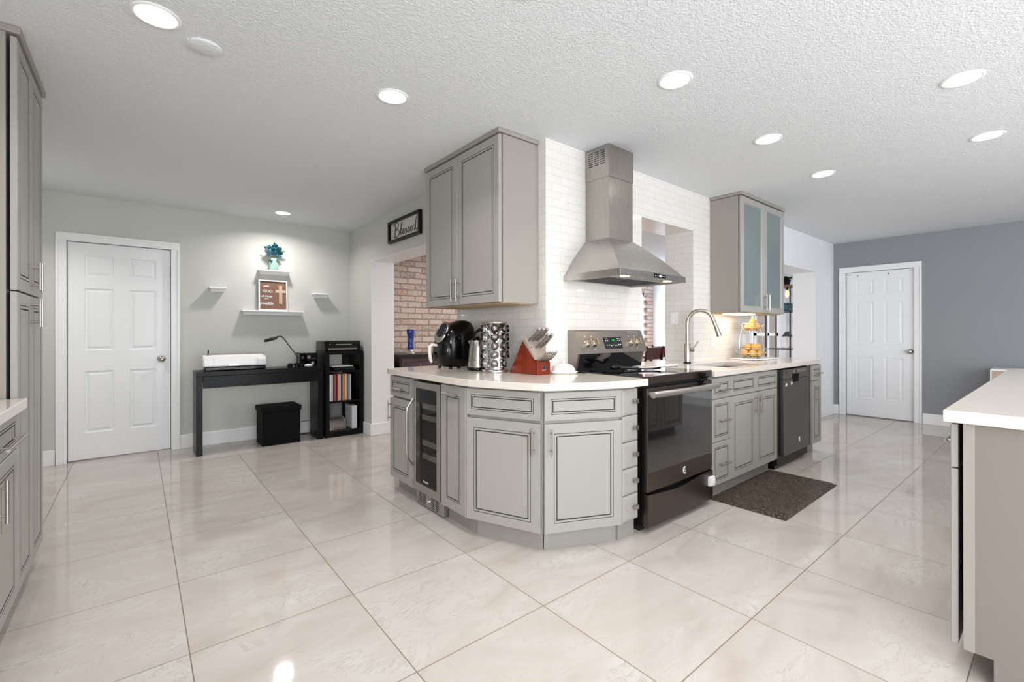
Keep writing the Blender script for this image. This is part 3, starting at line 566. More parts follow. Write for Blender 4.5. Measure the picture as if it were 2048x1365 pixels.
for c_ in range(5):
    if c_ == 2: continue
    for k in range(6): x = .045+c_*.056; vm.box(x,x+.042,.0245,.027,.022+k*.012,.026+k*.012)
vm.build('vent_slots','black',gr)
MB().cyl((.178,.026,.052),(.178,.018,.052),.013,n=18).build('lock','chrome',gr)

# ------------------------------------------------------------------ dishwasher
t = thing('dishwasher','dark grey dishwasher with pocket handle between sink doors and slim end cabinet','dishwasher',(4.266,YC-.016,0))
DW = .600
MB().box(-.07,DW+.035,.03,.58,.03,.850).build('body','black',t)
d = MB().box(0,DW,0,.03,.108,.760).build('door','dw_steel',t,bev=.003)
c_ = MB().box(0,.185,0,.03,.763,.848).box(.345,DW,0,.03,.763,.848).box(.185,.345,0,.03,.800,.848).build('control_panel','dw_steel',t,bev=.003)
MB().box(.20,.50,-.0015,.001,.812,.838).build('panel_strip','grey_metal',c_)
MB().box(.255,.285,-.003,-.001,.815,.835).box(.03,.09,-.0015,.001,.828,.834).box(.03,.09,-.0015,.001,.814,.820).build('display','black_gloss',c_)
MB().extr([(.205,.732),(.325,.732),(.345,.799),(.185,.799)],-.0012,.006,'y').build('pocket_handle','soft_black',d)
MB().extr([(.19,.722),(.34,.722),(.345,.730),(.185,.730)],-.010,.002,'y').build('handle_lip','dw_steel',d)
emblem(d,.355,.205,.019)
for x,z in ((.045,.715),(.165,.722)): tag(MB().extr([(-.011,-.013),(.013,-.007),(.012,.011),(-.006,.017)],-.004,0,'y').build('sticker','white_plastic',None,(4.266+x,YC-.0165,z)), 'small white sticker on the dishwasher door, %s of the pair' % ('left' if x < .1 else 'right'), 'sticker')
MB().box(-.09,.46,.045,.15,0,.062).build('toe_panel','black_gloss',t,bev=.004)
# brown mat
t = thing('kitchen_mat','brown embossed anti-fatigue mat on the floor before the sink cabinet','mat',(3.612,1.367,0.0005),R(.6))
MB().add([(-.515,-.25,0),(.515,-.25,0),(.515,.25,0),(-.515,.25,0),(-.485,-.22,.016),(.485,-.22,.016),(.485,.22,.016),(-.485,.22,.016)],[(0,3,2,1),(0,1,5,4),(1,2,6,5),(2,3,7,6),(3,0,4,7)]).build('bevelled_edge','mat_brown',t)
MB().box(-.485,.485,-.22,.22,.0155,.0175).build('surface','mat_brown',t,bev=.002)

# ------------------------------------------------------------------ left pantry and base cabinet, facing +X
t = thing('pantry_cabinet','tall grey pantry cabinet with four doors at the left edge','cabinet',(-.385,2.735,0),PI/2)
PW = .645
MB().box(0,PW,.032,.60,ZB,2.403).build('body','cab_side',t,bev=.0015); MB().box(.001,PW,.055,.60,0,ZB).build('toe_kick','toe',t)
MB().box(-.012,PW+.01,-.012,.60,2.400,2.429).build('crown_strip','cab_side',t,bev=.004)
front(t,.318,1.245,'door',.002,ZB,hd=('v',.285,1.165,.125)); front(t,.318,1.245,'door',.324,ZB,hd=('v',.030,1.165,.125))
front(t,.318,1.038,'door',.002,1.352,hd=('v',.285,.085,.130)); front(t,.318,1.038,'door',.324,1.352,hd=('v',.030,.085,.130))
t = base_cab('base_cabinet','grey base cabinet with drawer and door at the left edge, next to the pantry',(-.385,2.270,0),PI/2,.462,.60,
    [(.456,.147,'drawer',.003,.705,dict(name='drawer',hd=('h',.25,.055,.34))),(.456,.600,'door',.003,ZB,dict(hd=('v',.055,.49,.15)))])
t = base_cab('base_cabinet','grey base cabinet beyond the left edge of the photo',(-.385,1.660,0),PI/2,.606,.60,
    [(.600,.147,'drawer',.003,.705,dict(name='drawer',hd=('h',.30,.06,.34))),(.600,.600,'door',.003,ZB,dict(hd=('v',.55,.49,.15)))])
thick([(-.355,1.64),(-.355,2.722),(-.99,2.722),(-.99,1.64)],.866,.906,'countertop','quartz','small cream countertop at the left edge against the pantry','countertop')

# ------------------------------------------------------------------ island, facing +Y
IX, IY = 2.168, .262
t = thing('kitchen_island','grey kitchen island with its side panel toward the camera at the right edge','kitchen island',(IX+2.7,IY,0),PI)
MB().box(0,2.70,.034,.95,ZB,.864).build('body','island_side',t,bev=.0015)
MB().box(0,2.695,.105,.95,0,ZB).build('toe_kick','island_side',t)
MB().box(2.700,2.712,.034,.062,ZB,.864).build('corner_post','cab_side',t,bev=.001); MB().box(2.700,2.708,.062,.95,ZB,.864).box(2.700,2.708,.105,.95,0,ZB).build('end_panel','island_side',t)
for k in range(6):
    x = .003+k*.449
    front(t,.443,.147,'drawer',x,.708,name='drawer',hd=('h',.22,.06,.15)); front(t,.443,.600,'door',x,.102,hd=('v',.41 if k%2 == 0 else .03,.49,.15))
thick([(2.132,.275),(4.92,.275),(4.92,-.78),(2.132,-.78)],.866,.906,'countertop','quartz','speckled cream quartz countertop on the island at the right edge','countertop')

# ------------------------------------------------------------------ desk area
t = thing('desk','narrow black wooden desk with thick slab legs against the grey wall','desk',(.418,5.215,0))
W_ = 1.155; D_ = .31
MB().box(0,W_,0,D_,.757,.800).build('desktop','black_wood',t,bev=.002)
for x in (0,W_-.052): MB().box(x,x+.052,0,D_,0,.757).build('leg','black_wood',t,bev=.002)
dr = MB().box(.056,W_-.056,.006,.024,.640,.752).build('drawer','black_wood',t,bev=.002); MB().box(.052,W_-.052,.024,D_-.02,.700,.757).build('drawer_box','black',t)
# bookcase
t = thing('bookcase','low black wooden bookcase in the corner beside the desk','bookcase',(1.602,5.212,0))
BW, BD, BH = .424, .365, .965; SH = (.40,.745)
MB().box(0,.042,0,BD,0,BH-.04).build('side_panel','black_wood',t,bev=.002); MB().box(BW-.042,BW,0,BD,0,BH-.04).build('side_panel','black_wood',t,bev=.002)
MB().box(0,BW,0,BD,BH-.04,BH).build('top','black_wood',t,bev=.002); MB().box(.042,BW-.042,0.002,BD,0,.062).build('bottom','black_wood',t)
for z in SH: MB().box(.042,BW-.042,.006,BD,z-.02,z).build('shelf','black_wood',t)
MB().box(.30,BW-.042,BD-.01,BD-.004,.062,BH-.04).build('back_panel','black',t)
# books on the middle shelf
bk = [('white',(225,226,230),.026,.315,'thick white binder at the left end of the bookcase row'),('silver',(205,208,216),.014,.318,'pale silver book next to the white binder'),('black',(16,14,22),.013,.322,'slim black book left of the coral one'),
 ('coral',(226,96,66),.012,.322,'coral red book near the left of the row'),('black2',(20,14,16),.010,.325,'narrow black book between coral and dark red spines'),('red',(176,34,38),.012,.325,'dark red book left of the pink one'),('pink',(236,176,182),.021,.322,'wide pink book in the row'),('mint',(226,228,222),.009,.318,'off-white book right of the pink one'),
 ('navy',(14,24,44),.016,.322,'dark navy book in the middle of the row'),('green',(160,196,164),.009,.318,'pale green book left of the orange one'),('orange',(232,96,30),.010,.318,'bright orange book in the middle of the row'),('yellow',(238,200,50),.009,.318,'yellow book right of the orange one'),
 ('cream',(236,230,220),.012,.318,'cream book right of the yellow one'),('mauve',(140,122,150),.010,.315,'mauve book toward the right of the row'),('slate',(120,136,156),.008,.312,'slate blue book toward the right of the row'),('greyb',(176,178,186),.012,.312,'light grey book second from the right end'),('peach',(224,202,196),.014,.312,'peach book at the right end of the row')]
x = 1.648
for nm_,c,wd,h,lb in bk:
    m = mat('book_'+nm_, c, 0.55); m2 = MATS.get('pages') or mat('pages',(228,224,212),0.9)
    o = thing('book', lb, 'book', (x,5.235,SH[0]+.001), group='books on the bookcase middle shelf')
    h = h-.02; MB().box(0,wd-.0012,0,.002,0,h).box(0,.0012,.002,.21,0,h).box(wd-.0024,wd-.0012,.002,.21,0,h).build('cover',m,o,bev=.0004); MB().box(.0012,wd-.0024,.003,.205,.004,h-.004).build('pages','pages',o)
    x += wd+.0016
# boxes on upper and lower shelf
o = tag(MB().box(0,.24,0,.24,0,.036).box(.02,.20,-.0015,0,.010,.014).build('disc_player','black_gloss',None,(1.70,5.245,SH[1]+.001),bev=.003), 'flat black disc player on the upper bookcase shelf','disc player')
tag(MB().box(-.12,.12,-.11,.11,0,.012).build('slim_notebook','white_plastic',None,(1.80,5.36,SH[1]+.0385),rot=(0,R(0),0),bev=.002), 'slim white notebook lying on the black disc player','notebook')
t = thing('tabletop_heater','small grey domed appliance with white edges on the bottom bookcase shelf','appliance',(1.76,5.31,.063),R(8))
arc = [(-.075*math.cos(PI*.5*k/10)+.055, .13*math.sin(PI*.5*k/10)) for k in range(11)]+[(.075,.13),(.075,0)]
MB().extr(arc,-.088,.088,'x').build('body','grey_metal',t)
for x in (-.092,.088): MB().extr([(a_*1.04,b_*1.04) for a_,b_ in arc],x,x+.004,'x').build('side_rim','white_plastic',t)
MB().box(-.045,.02,-.020,-.0,.02,.024).build('slot','black',t)
t = thing('binder','upright white and silver magazine file on the bottom bookcase shelf','file box',(1.905,5.245,.063))
MB().box(0,.058,0,.02,0,.265).box(0,.004,.02,.23,0,.265).box(.054,.058,.02,.23,0,.22).box(0,.058,.225,.23,0,.22).box(0,.058,0,.23,0,.004).build('case','white_plastic',t,bev=.002)
MB().box(.006,.050,.03,.2,.006,.275).build('papers','grey_metal',t)
# printer on the bookcase
t = thing('printer','black inkjet printer on top of the bookcase','printer',(1.600,5.235,.966))
mb = MB(); mb.extr([(0,0),(.33,0),(.33,.095),(.30,.112),(.03,.112),(.006,.095),(0,.06)],0,.405,'x'); mb.build('body','black_gloss',t,bev=.006)
MB().box(.04,.36,-.006,.004,.012,.03).build('paper_tray','grey_metal',t,bev=.002); MB().box(.12,.30,-.002,.002,.070,.075).box(.05,.06,-.003,.002,.070,.080).build('trim_strip','chrome',t)
MB().box(-.0015,.001,.02,.12,.012,.098).build('side_label','rack_dim',t)
# cutting machine on the desk
t = thing('cutting_machine','white electronic cutting machine with black base on the desk','craft machine',(.480,5.262,.801))
mb = MB(); mb.extr([(0,.038),(.17,.038),(.18,.10),(.165,.150),(.06,.152),(.02,.135),(0,.10)],0,.545,'x'); mb.build('body','white_gloss',t,bev=.010)
MB().box(.010,.540,.006,.175,0,.038).build('base','black_gloss',t,bev=.008)
MB().box(.075,.53,.06,.165,.151,.158).build('lid_top','grey_metal',t,bev=.002)
MB().box(.085,.087,-.001,.03,.04,.118).box(.46,.462,-.001,.03,.04,.118).build('lid_seam','grey_metal',t)
MB().cyl((.045,.07,.150),(.045,.07,.158),.018).build('accessory_cup','grey_metal',t); tag(MB().cyl((.525,5.332,.960),(.528,5.330,1.005),.0055,n=10).build('pen','black_gloss'),'black pen standing in the cup of the white cutting machine','pen')
MB().box(.21,.30,-.002,.004,.044,.060).build('lid_grip','chrome',t,bev=.002)
# desk lamp
t = thing('desk_lamp','black desk lamp with a long bent arm and round head','lamp',(1.300,5.330,.801))
MB().lathe([(.062,0),(.062,.030),(.055,.040),(.01,.042)],sx=1.0,sy=.9).build('base','black_gloss',t)
A_ = [(.045,.02,.035),(.047,.02,.105)]+[(.047-.140*u,.02,.105+.205*u) for u in (.15,.5,.85,1)]+[(-.108,.02,.326),(-.130,.02,.335),(-.155,.01,.330),(-.19,.0,.318)]
MB().tube(A_,.0055,10).build('arm','black',t)
hm = MB(); hm.T = Matrix.Translation((-.225,-.01,.300)) @ Matrix.Rotation(R(-17),4,'Y'); hm.lathe([(.058,-.012),(.066,-.008),(.066,.007),(.050,.016),(.01,.016)]); hm.build('lamp_head','black_rub',t)
# organiser and mouse
t = thing('desk_organizer','black open organiser box on the right end of the desk','organizer',(1.370,5.360,.801))
MB().box(0,.006,0,.15,0,.145).box(.184,.19,0,.15,0,.145).box(0,.19,0,.15,.139,.145).box(0,.19,0,.15,0,.006).box(0,.19,.144,.15,0,.145).build('case','black_gloss',t)
MB().box(.006,.184,.004,.144,.068,.074).box(.06,.065,.004,.144,.006,.139).build('divider','black_gloss',t)
for k,(x,z,c) in enumerate(((.085,.078,'grey_metal'),(.125,.010,'chrome'),(.02,.078,'rack_dim'))): tag(MB().box(0,.032,0,.05,0,.038).build('small_box',c,None,(1.370+x,5.372,.801+z),bev=.003), ('small grey box in the upper part of the black organiser','small silver box in the lower part of the black organiser','small dark box at the upper left of the black organiser')[k],'box')
o = tag(MB().ball((0,0,.012),.045,.028,.017).build('computer_mouse','white_gloss',None,(1.438,5.275,.802)), 'white computer mouse on the desk in front of the organiser','mouse')
o = tag(MB().ball((0,0,.002),.045,.028,.004).build('mouse_rest','black_rub',None,(1.438,5.275,.8005)), 'thin dark rest under the white computer mouse','mouse rest'); bpy.data.objects.remove(o)
# ottoman
t = thing('storage_ottoman','black cube storage ottoman with lid under the desk','ottoman',(.980,5.238,0))
MB().box(0,.365,0,.30,0,.345).build('box','soft_black',t,bev=.004); MB().box(-.012,.377,-.012,.312,.345,.398).build('lid','soft_black',t,bev=.010)
tag(MB().tube([(1.37,5.52,.05),(1.40,5.60,.11),(1.45,5.655,.135),(1.53,5.66,.14),(1.56,5.655,.145)],.004,8).tube([(1.37,5.56,.006),(1.45,5.60,.006),(1.56,5.59,.006)],.005,8).build('power_cord','black'), 'black power cord along the baseboard behind the ottoman','cord')

# floating shelves
def ledge(x0, x1, z, label):
    t = thing('wall_shelf', label, 'shelf', ((x0+x1)/2,YB,z), group='white floating wall shelves'); w = (x1-x0)/2
    MB().box(-w,w,-.105,0,-.014,0).build('shelf_board','trim_white',t,bev=.002)
    mb = MB(); P = [(0,-.050),(-.070,-.050),(-.074,-.040),(-.080,-.026),(-.092,-.018),(-.097,-.014),(0,-.014)]; mb.extr(P,-w+.018,w-.018,'x'); mb.build('moulding','trim_white',t)
ledge(1.018,1.338,1.868,'short white floating shelf carrying the vase of teal flowers'); ledge(.856,1.478,1.418,'longest white floating shelf carrying the framed cross sign')
ledge(.562,.718,1.648,'tiny empty white floating shelf on the left, near the door'); ledge(1.592,1.762,1.636,'tiny empty white floating shelf on the right, near the corner')
t = thing('framed_sign','white framed brown sign reading with GOD all things are possible beside a cross','sign',(1.020,5.625,1.4185),0); t.rotation_euler = (R(-3),0,0)
FW, FH = .292, .340
MB().box(0,FW,0,.025,0,.013).box(0,FW,0,.025,FH-.013,FH).box(0,.013,0,.025,.013,FH-.013).box(FW-.013,FW,0,.025,.013,FH-.013).build('frame','trim_white',t,bev=.001)
b = MB().box(.013,FW-.013,.012,.02,.013,FH-.013).build('board','art_brown',t)
for tx,x,z,s in (('with',.078,.262,.034),('GOD',.092,.202,.043),('all things',.082,.150,.031),('are',.080,.126,.028),('possible',.082,.068,.042)):
    o = text_mesh('lettering',tx,s,'label_white',b,(x,.009,z),(PI/2,0,0),.0012)
cr = MB(); cx_, cz = .222,.0
def crossp(s, d0, d1, m): 
    for (a0,a1,b0,b1) in ((cx_-.016+s,cx_+.016-s,.075+s,.285-s),(cx_-.052+s,cx_-.016+s,.200+s,.232-s),(cx_+.016-s,cx_+.052-s,.200+s,.232-s)): cr.box(a0,a1,d0,d1,b0,b1,m)
crossp(0,.006,.012,0); crossp(.005,.004,.006,1); cr.build('cross',['cross_tan','wood_light'],t)
# vase of flowers
t = thing('flower_vase','pale green glass vase on the top floating shelf','vase',(1.170,5.640,1.869))
MB().loft([(0,-.042,.042,-.028,.028),(.01,-.046,.046,-.032,.032),(.08,-.046,.046,-.032,.032),(.11,-.036,.036,-.026,.026),(.135,-.028,.028,-.024,.024)],20,0,4).build('glass_body','vase_glass',t)
t = thing('flower_bouquet','bunch of teal and blue artificial flowers in the pale green vase','flowers',(1.170,5.640,2.02))
st = MB(); 
for k in range(6): a_ = k*1.05; st.tube([(0,0,-.08),(.02*math.cos(a_),.012*math.sin(a_),0),(.06*math.cos(a_),.018*math.sin(a_),.06)],.0025,6)
st.build('stems','stem_y',t)
def blossom(c, r, m):
    mb = MB()
    for k in range(11):
        a_ = k*2.4; el = .2+.9*(k/11); d = Vector((math.cos(a_)*math.cos(el),math.sin(a_)*math.cos(el)-.15,math.sin(el))); s = d.cross(Vector((0,0,1))).normalized(); u = s.cross(d).normalized(); b0 = Vector(c)
        P = [b0, b0+d*r*.55+s*r*.36-u*r*.05, b0+d*r+s*r*.22+u*r*.15, b0+d*r*1.08+u*r*.22, b0+d*r-s*r*.22+u*r*.15, b0+d*r*.55-s*r*.36-u*r*.05, b0+d*r*.6+u*r*.14]
        mb.add(P,[(0,1,6),(1,2,6),(2,3,6),(3,4,6),(4,5,6),(5,0,6)],0,True)
    return mb.build('blossom',m,t)
for i,(x,z,r,m) in enumerate(((-.055,.035,.045,'petal_blue'),(-.02,.06,.048,'petal_teal'),(.03,.055,.045,'petal_teal'),(.065,.03,.042,'petal_teal'),(.0,.02,.045,'petal_teal'),(-.04,.0,.036,'petal_blue'),(.05,-.005,.034,'petal_blue'),(-.04,.09,.038,'petal_blue'),(.01,.10,.040,'petal_teal'),(.055,.075,.036,'petal_teal'))):
    blossom((x,-.028+.012*(i%4),z), r, m)
lf = MB()
for x,z,a_ in ((-.03,-.03,-2.3),(.02,-.03,-.9),(.075,.06,.4),(-.07,.08,2.6),(0,.12,1.5),(-.02,-.035,-1.9)): 
    d = Vector((math.cos(a_),-.2,math.sin(a_))); s = Vector((-math.sin(a_),.3,math.cos(a_))); p = Vector((x,-.03,z)); lf.add([p,p+d*.02+s*.012,p+d*.045,p+d*.02-s*.012],[(0,1,2,3)])
lf.build('leaves','leaf',t)
# Blessed sign on the cross wall (faces -X)
t = thing('wall_sign','rectangular dark framed sign reading Blessed above the wide opening','sign',(XB-.001,4.492,2.093),-PI/2)
SW, SH_ = .690, .222
MB().box(0,SW,-.034,0,0,.026).box(0,SW,-.034,0,SH_-.026,SH_).box(0,.030,-.034,0,.026,SH_-.026).box(SW-.030,SW,-.034,0,.026,SH_-.026).build('frame','sign_frame',t,bev=.002)
b = MB().box(.030,SW-.030,-.012,-.002,.026,SH_-.026).build('board','sign_white',t)
def scr(P, r=.0036): mb_.tube([(x,-.0135,z) for x,z in smooth(P)], r, 6)
def smooth(P, n=6):
    out = []
    for i in range(len(P)-1):
        p0 = P[max(i-1,0)]; p1 = P[i]; p2 = P[i+1]; p3 = P[min(i+2,len(P)-1)]
        for k in range(n):
            u = k/n; out.append(tuple(0.5*((2*p1[j])+(-p0[j]+p2[j])*u+(2*p0[j]-5*p1[j]+4*p2[j]-p3[j])*u*u+(-p0[j]+3*p1[j]-3*p2[j]+p3[j])*u**3) for j in (0,1)))
    return out+[P[-1]]
mb_ = MB(); sx_ = .115; q_ = .045
scr([(.150,.178),(.145,.120),(.138,.052)],.0048); scr([(.105,.165),(.135,.185),(.19,.186),(.218,.165),(.200,.135),(.150,.118),(.205,.112),(.238,.090),(.215,.058),(.160,.044),(.118,.056)],.0042)
scr([(.245,.060),(.285,.115),(.300,.165),(.285,.172),(.272,.130),(.272,.070),(.288,.052),(.305,.066)])
scr([(.305,.066),(.340,.090),(.335,.106),(.318,.098),(.315,.070),(.330,.053),(.352,.066)])
scr([(.352,.066),(.380,.104),(.390,.080),(.384,.056),(.368,.052),(.392,.058),(.412,.070)])
scr([(.412,.070),(.438,.104),(.448,.080),(.442,.056),(.426,.052),(.450,.058),(.470,.070)])
scr([(.470,.070),(.502,.090),(.497,.106),(.482,.098),(.478,.070),(.492,.053),(.515,.066)])
scr([(.570,.100),(.545,.104),(.525,.080),(.532,.056),(.555,.058),(.580,.095),(.600,.178)]); scr([(.600,.178),(.585,.110),(.584,.062),(.600,.052),(.625,.066)])
mb_.build('lettering','ink',b)
vm = MB()
for k in range(6): z = .045+k*.025; vm.add([(.048,-.0135,z),(.060,-.0135,z+.009),(.072,-.0135,z),(.060,-.0135,z+.016)],[(0,1,3),(1,2,3)])
vm.build('arrow_marks','ink',b)

# ------------------------------------------------------------------ things on the peninsula counter
CZ = .9055
t = thing('air_fryer','black air fryer with silver display bezel and pale drawer handle','air fryer',(1.705,2.960,CZ))
MB().loft([(.012,.060,.255,-.085,.085),(.03,.035,.27,-.108,.108),(.10,.010,.285,-.122,.122),(.20,.010,.30,-.125,.125),(.26,.022,.302,-.122,.122),(.305,.060,.295,-.112,.112),(.340,.125,.275,-.09,.09),(.358,.180,.245,-.045,.045)],36,0,2.8).build('body','black_gloss',t)
for x,y in ((.07,-.08),(.07,.08),(.24,-.08),(.24,.08)): MB().cyl((x,y,0),(x,y,.015),.012,n=10).build('foot','black_rub',t)
FM = Matrix.Translation((.040,-.012,.268)) @ Matrix.Rotation(R(-60),4,'Y') @ Matrix.Rotation(R(14),4,'X')
bz = MB(); bz.T = FM; bz.lathe([(.085,-.022),(.085,.010),(.076,.016),(.066,.014)],n=32,sx=1.0,sy=.70); bz = bz.build('display_bezel','nickel',t)
sc_ = MB(); sc_.T = FM; sc_.lathe([(.058,.012),(.058,.017),(.04,.019),(.002,.019)],(.010,0,0),n=28,sy=.72); sc_.build('display','display',bz)
dm = MB(); dm.loft([(.035,.022,.19,-.096,.096),(.10,.0,.19,-.110,.110),(.185,.0,.19,-.110,.110),(.195,.008,.18,-.104,.104)],32,0,3.2); dr = dm.build('basket_drawer','black_gloss',t)
hm = MB().tube([(.0,0,.172),(-.040,0,.178),(-.058,0,.165),(-.060,0,.12),(-.052,0,.065),(-.044,0,.048)],[.010,.012,.013,.013,.012,.008],12); hm.build('drawer_handle','porcelain',dr)
# kettle
t = thing('electric_kettle','stainless electric kettle with black handle between air fryer and spice rack','kettle',(1.868,2.665,CZ))
MB().lathe([(.075,0),(.078,.008),(.076,.020),(.070,.022)]).build('power_base','black_gloss',t)
MB().lathe([(.071,.022),(.073,.060),(.069,.110),(.062,.160),(.055,.200),(.050,.210)]).build('body','steel_v',t)
MB().lathe([(.074,.024),(.075,.058),(.073,.062)]).build('lower_band','nickel',t)
MB().lathe([(.050,.210),(.045,.222),(.020,.228),(.010,.238),(.002,.240)]).build('lid','black_gloss',t)
MB().tube([(q*.774,-q*.633,z) for q,z in ((-.035,.215),(-.022,.262),(.020,.292),(.065,.288),(.088,.245),(.086,.16),(.072,.085))],[.008,.010,.012,.012,.011,.010,.008],10).build('handle','black_gloss',t)
MB().tube([(-.01,.045,.165),(-.02,.078,.205)],[.022,.012],10).build('spout','steel_v',t)
# spice rack and its jars
SX_, SY_ = 1.860, 2.455
t = thing('spice_rack','round chrome revolving spice rack holding columns of jars','spice rack',(SX_,SY_,CZ))
MB().lathe([(.088,0),(.090,.008),(.088,.018),(.06,.022)]).build('turntable','steel',t)
MB().lathe([(.070,.022),(.070,.325),(.06,.326)],n=40).build('tower','chrome',t)
MB().lathe([(.084,.326),(.087,.330),(.085,.336),(.002,.337)]).build('top_disc','nickel',t)
cols = [(R(-128),''),(R(-76),''),(R(-39),''),(R(141),''),(R(-178),'')]
for k,(a_,_) in enumerate(cols):
    mb = MB()
    for j in range(5): z = .058+j*.058; c = Vector((.066*math.cos(a_),.066*math.sin(a_),z)); d = Vector((math.cos(a_),math.sin(a_),.12)).normalized(); mb.tube([c,c+d*.012],[.0275,.0275],14,caps=False)
    mb.build('jar_ring','chrome',t)
rown = ('bottom','second lowest','middle','second highest','top')
for a_,cn in ((R(-128),'front'),(R(-76),'recessed second'),(R(-39),'right-hand'),(R(141),'left-hand')):
    for j in range(5):
        if cn == 'right-hand' and j == 0: continue
        if cn == 'left-hand' and j == 2: continue
        z = .058+j*.058
        jt = thing('spice_jar', '%s jar of the %s column in the chrome spice rack' % (rown[j], cn), 'spice jar', (SX_+(.042 if 'rec' in cn else .053)*math.cos(a_),SY_+(.042 if 'rec' in cn else .053)*math.sin(a_),CZ+z), a_, 'spice jars in the chrome rack')
        Q = Matrix.Rotation(R(-7),4,'Y') @ Matrix.Rotation(PI/2,4,'Y')
        b1 = MB(); b1.T = Q; b1.lathe([(.020,0),(.022,.004),(.022,.026),(.019,.030)],n=16); b1.build('jar_body','spice',jt)
        b2 = MB(); b2.T = Q; b2.lathe([(.0235,.028),(.0245,.030),(.0245,.040),(.021,.043)],n=18); lid = b2.build('lid','black_gloss',jt)
        b3 = MB(); b3.T = Q @ Matrix.Rotation(random.uniform(0,3),4,'Z'); b3.lathe([(.018,.043),(.019,.0438),(.002,.044)],n=18); b3.box(-.012,.012,-.0035,.0035,.044,.0465); b3.build('lid_cap','grey_metal',lid)
# knife block
KB = (1.975,2.193,CZ); KA = R(-90)                                  # local x along the block (rear to front), y across
t = thing('knife_block','triangular cherry wood knife block with a grey slotted top','knife block',KB,KA)
BL = [(-.195,0),(.085,0),(.085,.088),(.072,.092),(-.035,.215),(-.043,.215)]
MB().extr([(-.180,0),(.050,0),(.050,.118),(-.040,.218)],-.055,.055,'y').build('wood_body','cherry',t,bev=.002)
MB().extr([(.050,0),(.098,0),(.098,.082),(.072,.082),(.050,.100)],-.055,.055,'y').build('front_block','cherry',t,bev=.002)
MB().extr([(.052,.112),(.070,.094),(.0705,.114),(-.026,.232),(-.046,.216)],-.056,.056,'y').build('slotted_top','block_grey',t,bev=.0015)
e_ = MB().box(.098,.0995,-.014,.014,.028,.062).build('badge','chrome',t); MB().box(.0994,.1004,-.010,.010,.032,.058).build('badge_face','ink',e_)
MB().extr([(.016,.176),(.024,.167),(.026,.169),(.018,.178)],-.044,-.034,'y').build('slot','black',t)
dU = Vector((.80,0,.60)).normalized()
def knife(x,y,z,L,r,label,nm='kitchen_knife'):
    # world placement from block local
    c, s = math.cos(KA), math.sin(KA); wx, wy = KB[0]+x*c-y*s, KB[1]+x*s+y*c
    k = thing(nm,label,'knife',(wx,wy,CZ+z),KA,'knives in the cherry block')
    P = [dU*L*u+Vector((.010*math.sin(u*PI),0,-.004*math.sin(u*PI))) for u in [i/8 for i in range(9)]]
    hm = MB(); rs = [r*.75,r*.95,r*1.05,r,r*.92,r*.92,r*1.0,r*1.12,r*1.1]; hm.tube(P,rs,10); hm.build('handle','knife_grey',k); 
    hm = MB().tube([P[-1],P[-1]+dU*.004],r*1.15,12); hm.build('end_cap','knife_end',k); MB().tube([dU*(-.012),dU*.006],r*.9,8).build('bolster','chrome',k)
for i,y in enumerate((-.036,.000,.034)): knife(-.008,y,.214,.125,.0090,('large knife in the upper row of the block, nearest the spice rack','large knife in the upper row of the block, middle one','large knife in the upper row of the block, nearest the stove')[i])
for i,y in enumerate((-.012,.022)): knife(.030,y+.006,.170,.140,.0095,('kitchen shears handle in the middle of the block','honing steel handle in the middle of the block, nearest the stove')[i], ('kitchen_shears','honing_steel')[i])
for i in range(6): knife(.082,-.045+i*.0180,.083,.105,.0043,'steak knife in the lower row, %s from the spice rack side' % ('first','second','third','fourth','fifth','sixth')[i],'steak_knife')
# butter dish
t = thing('butter_dish','cream butter dish with a small printed pattern and knobbed lid by the stove','butter dish',(2.140,2.085,CZ),R(-38))
MB().loft([(0,-.075,.075,-.045,.045),(.004,-.080,.080,-.05,.05),(.014,-.092,.092,-.058,.058),(.016,-.088,.088,-.055,.055)],32,0,4).build('dish','porcelain',t)
ld = MB().loft([(.016,-.076,.076,-.043,.043),(.030,-.074,.074,-.041,.041),(.048,-.062,.062,-.034,.034),(.060,-.042,.042,-.022,.022),(.064,-.018,.018,-.010,.010)],32,0,3.2).build('lid','porcelain',t)
MB().lathe([(.008,.062),(.007,.070),(.013,.078),(.013,.084),(.006,.090),(.001,.091)],n=16).build('lid_knob','porcelain',ld)
dm = MB()
for k in range(46):
    a_ = random.uniform(PI,2*PI); z = random.choice((.024,.030,.040,.048)); rx = .0765-(z-.02)*.35; ry = .0435-(z-.02)*.22; e = 2/3.2; c, q = math.cos(a_), math.sin(a_)
    dm.ball((rx*math.copysign(abs(c)**e,c), ry*math.copysign(abs(q)**e,q), z),.0022,.0012,.0018,6)
dm.build('print_pattern','print_red',ld)
# right counter: fruit stand, tray, fruit
FX, FY = 4.60, 1.955
tag(MB().box(-.20,.20,-.125,.125,.004,.014).box(-.17,-.13,-.10,.10,0,.004).box(.13,.17,-.10,.10,0,.004).build('serving_tray','white_plastic',None,(FX+.03,FY-.015,CZ),R(-6),bev=.003), 'white rectangular tray beneath the wire fruit stand','tray')
t = thing('fruit_stand','two tier chrome wire fruit stand on the white tray','fruit stand',(FX,FY,CZ+.0145))
def ring(mb, r, z, rr=.003, n=32): mb.tube([(r*math.cos(2*PI*k/n),r*math.sin(2*PI*k/n),z) for k in range(n+1)],rr,6,caps=False)
def bowl(mb, r, z0, h, r0):
    ring(mb,r,z0+h,.0035); ring(mb,r0,z0); ring(mb,(r+r0)*.56,z0+h*.45)
    for k in range(14): a_ = 2*PI*k/14; mb.tube([(r0*.2*math.cos(a_),r0*.2*math.sin(a_),z0),(r0*math.cos(a_),r0*math.sin(a_),z0),((r+r0)*.56*math.cos(a_),(r+r0)*.56*math.sin(a_),z0+h*.45),(r*math.cos(a_),r*math.sin(a_),z0+h)],.0018,5)
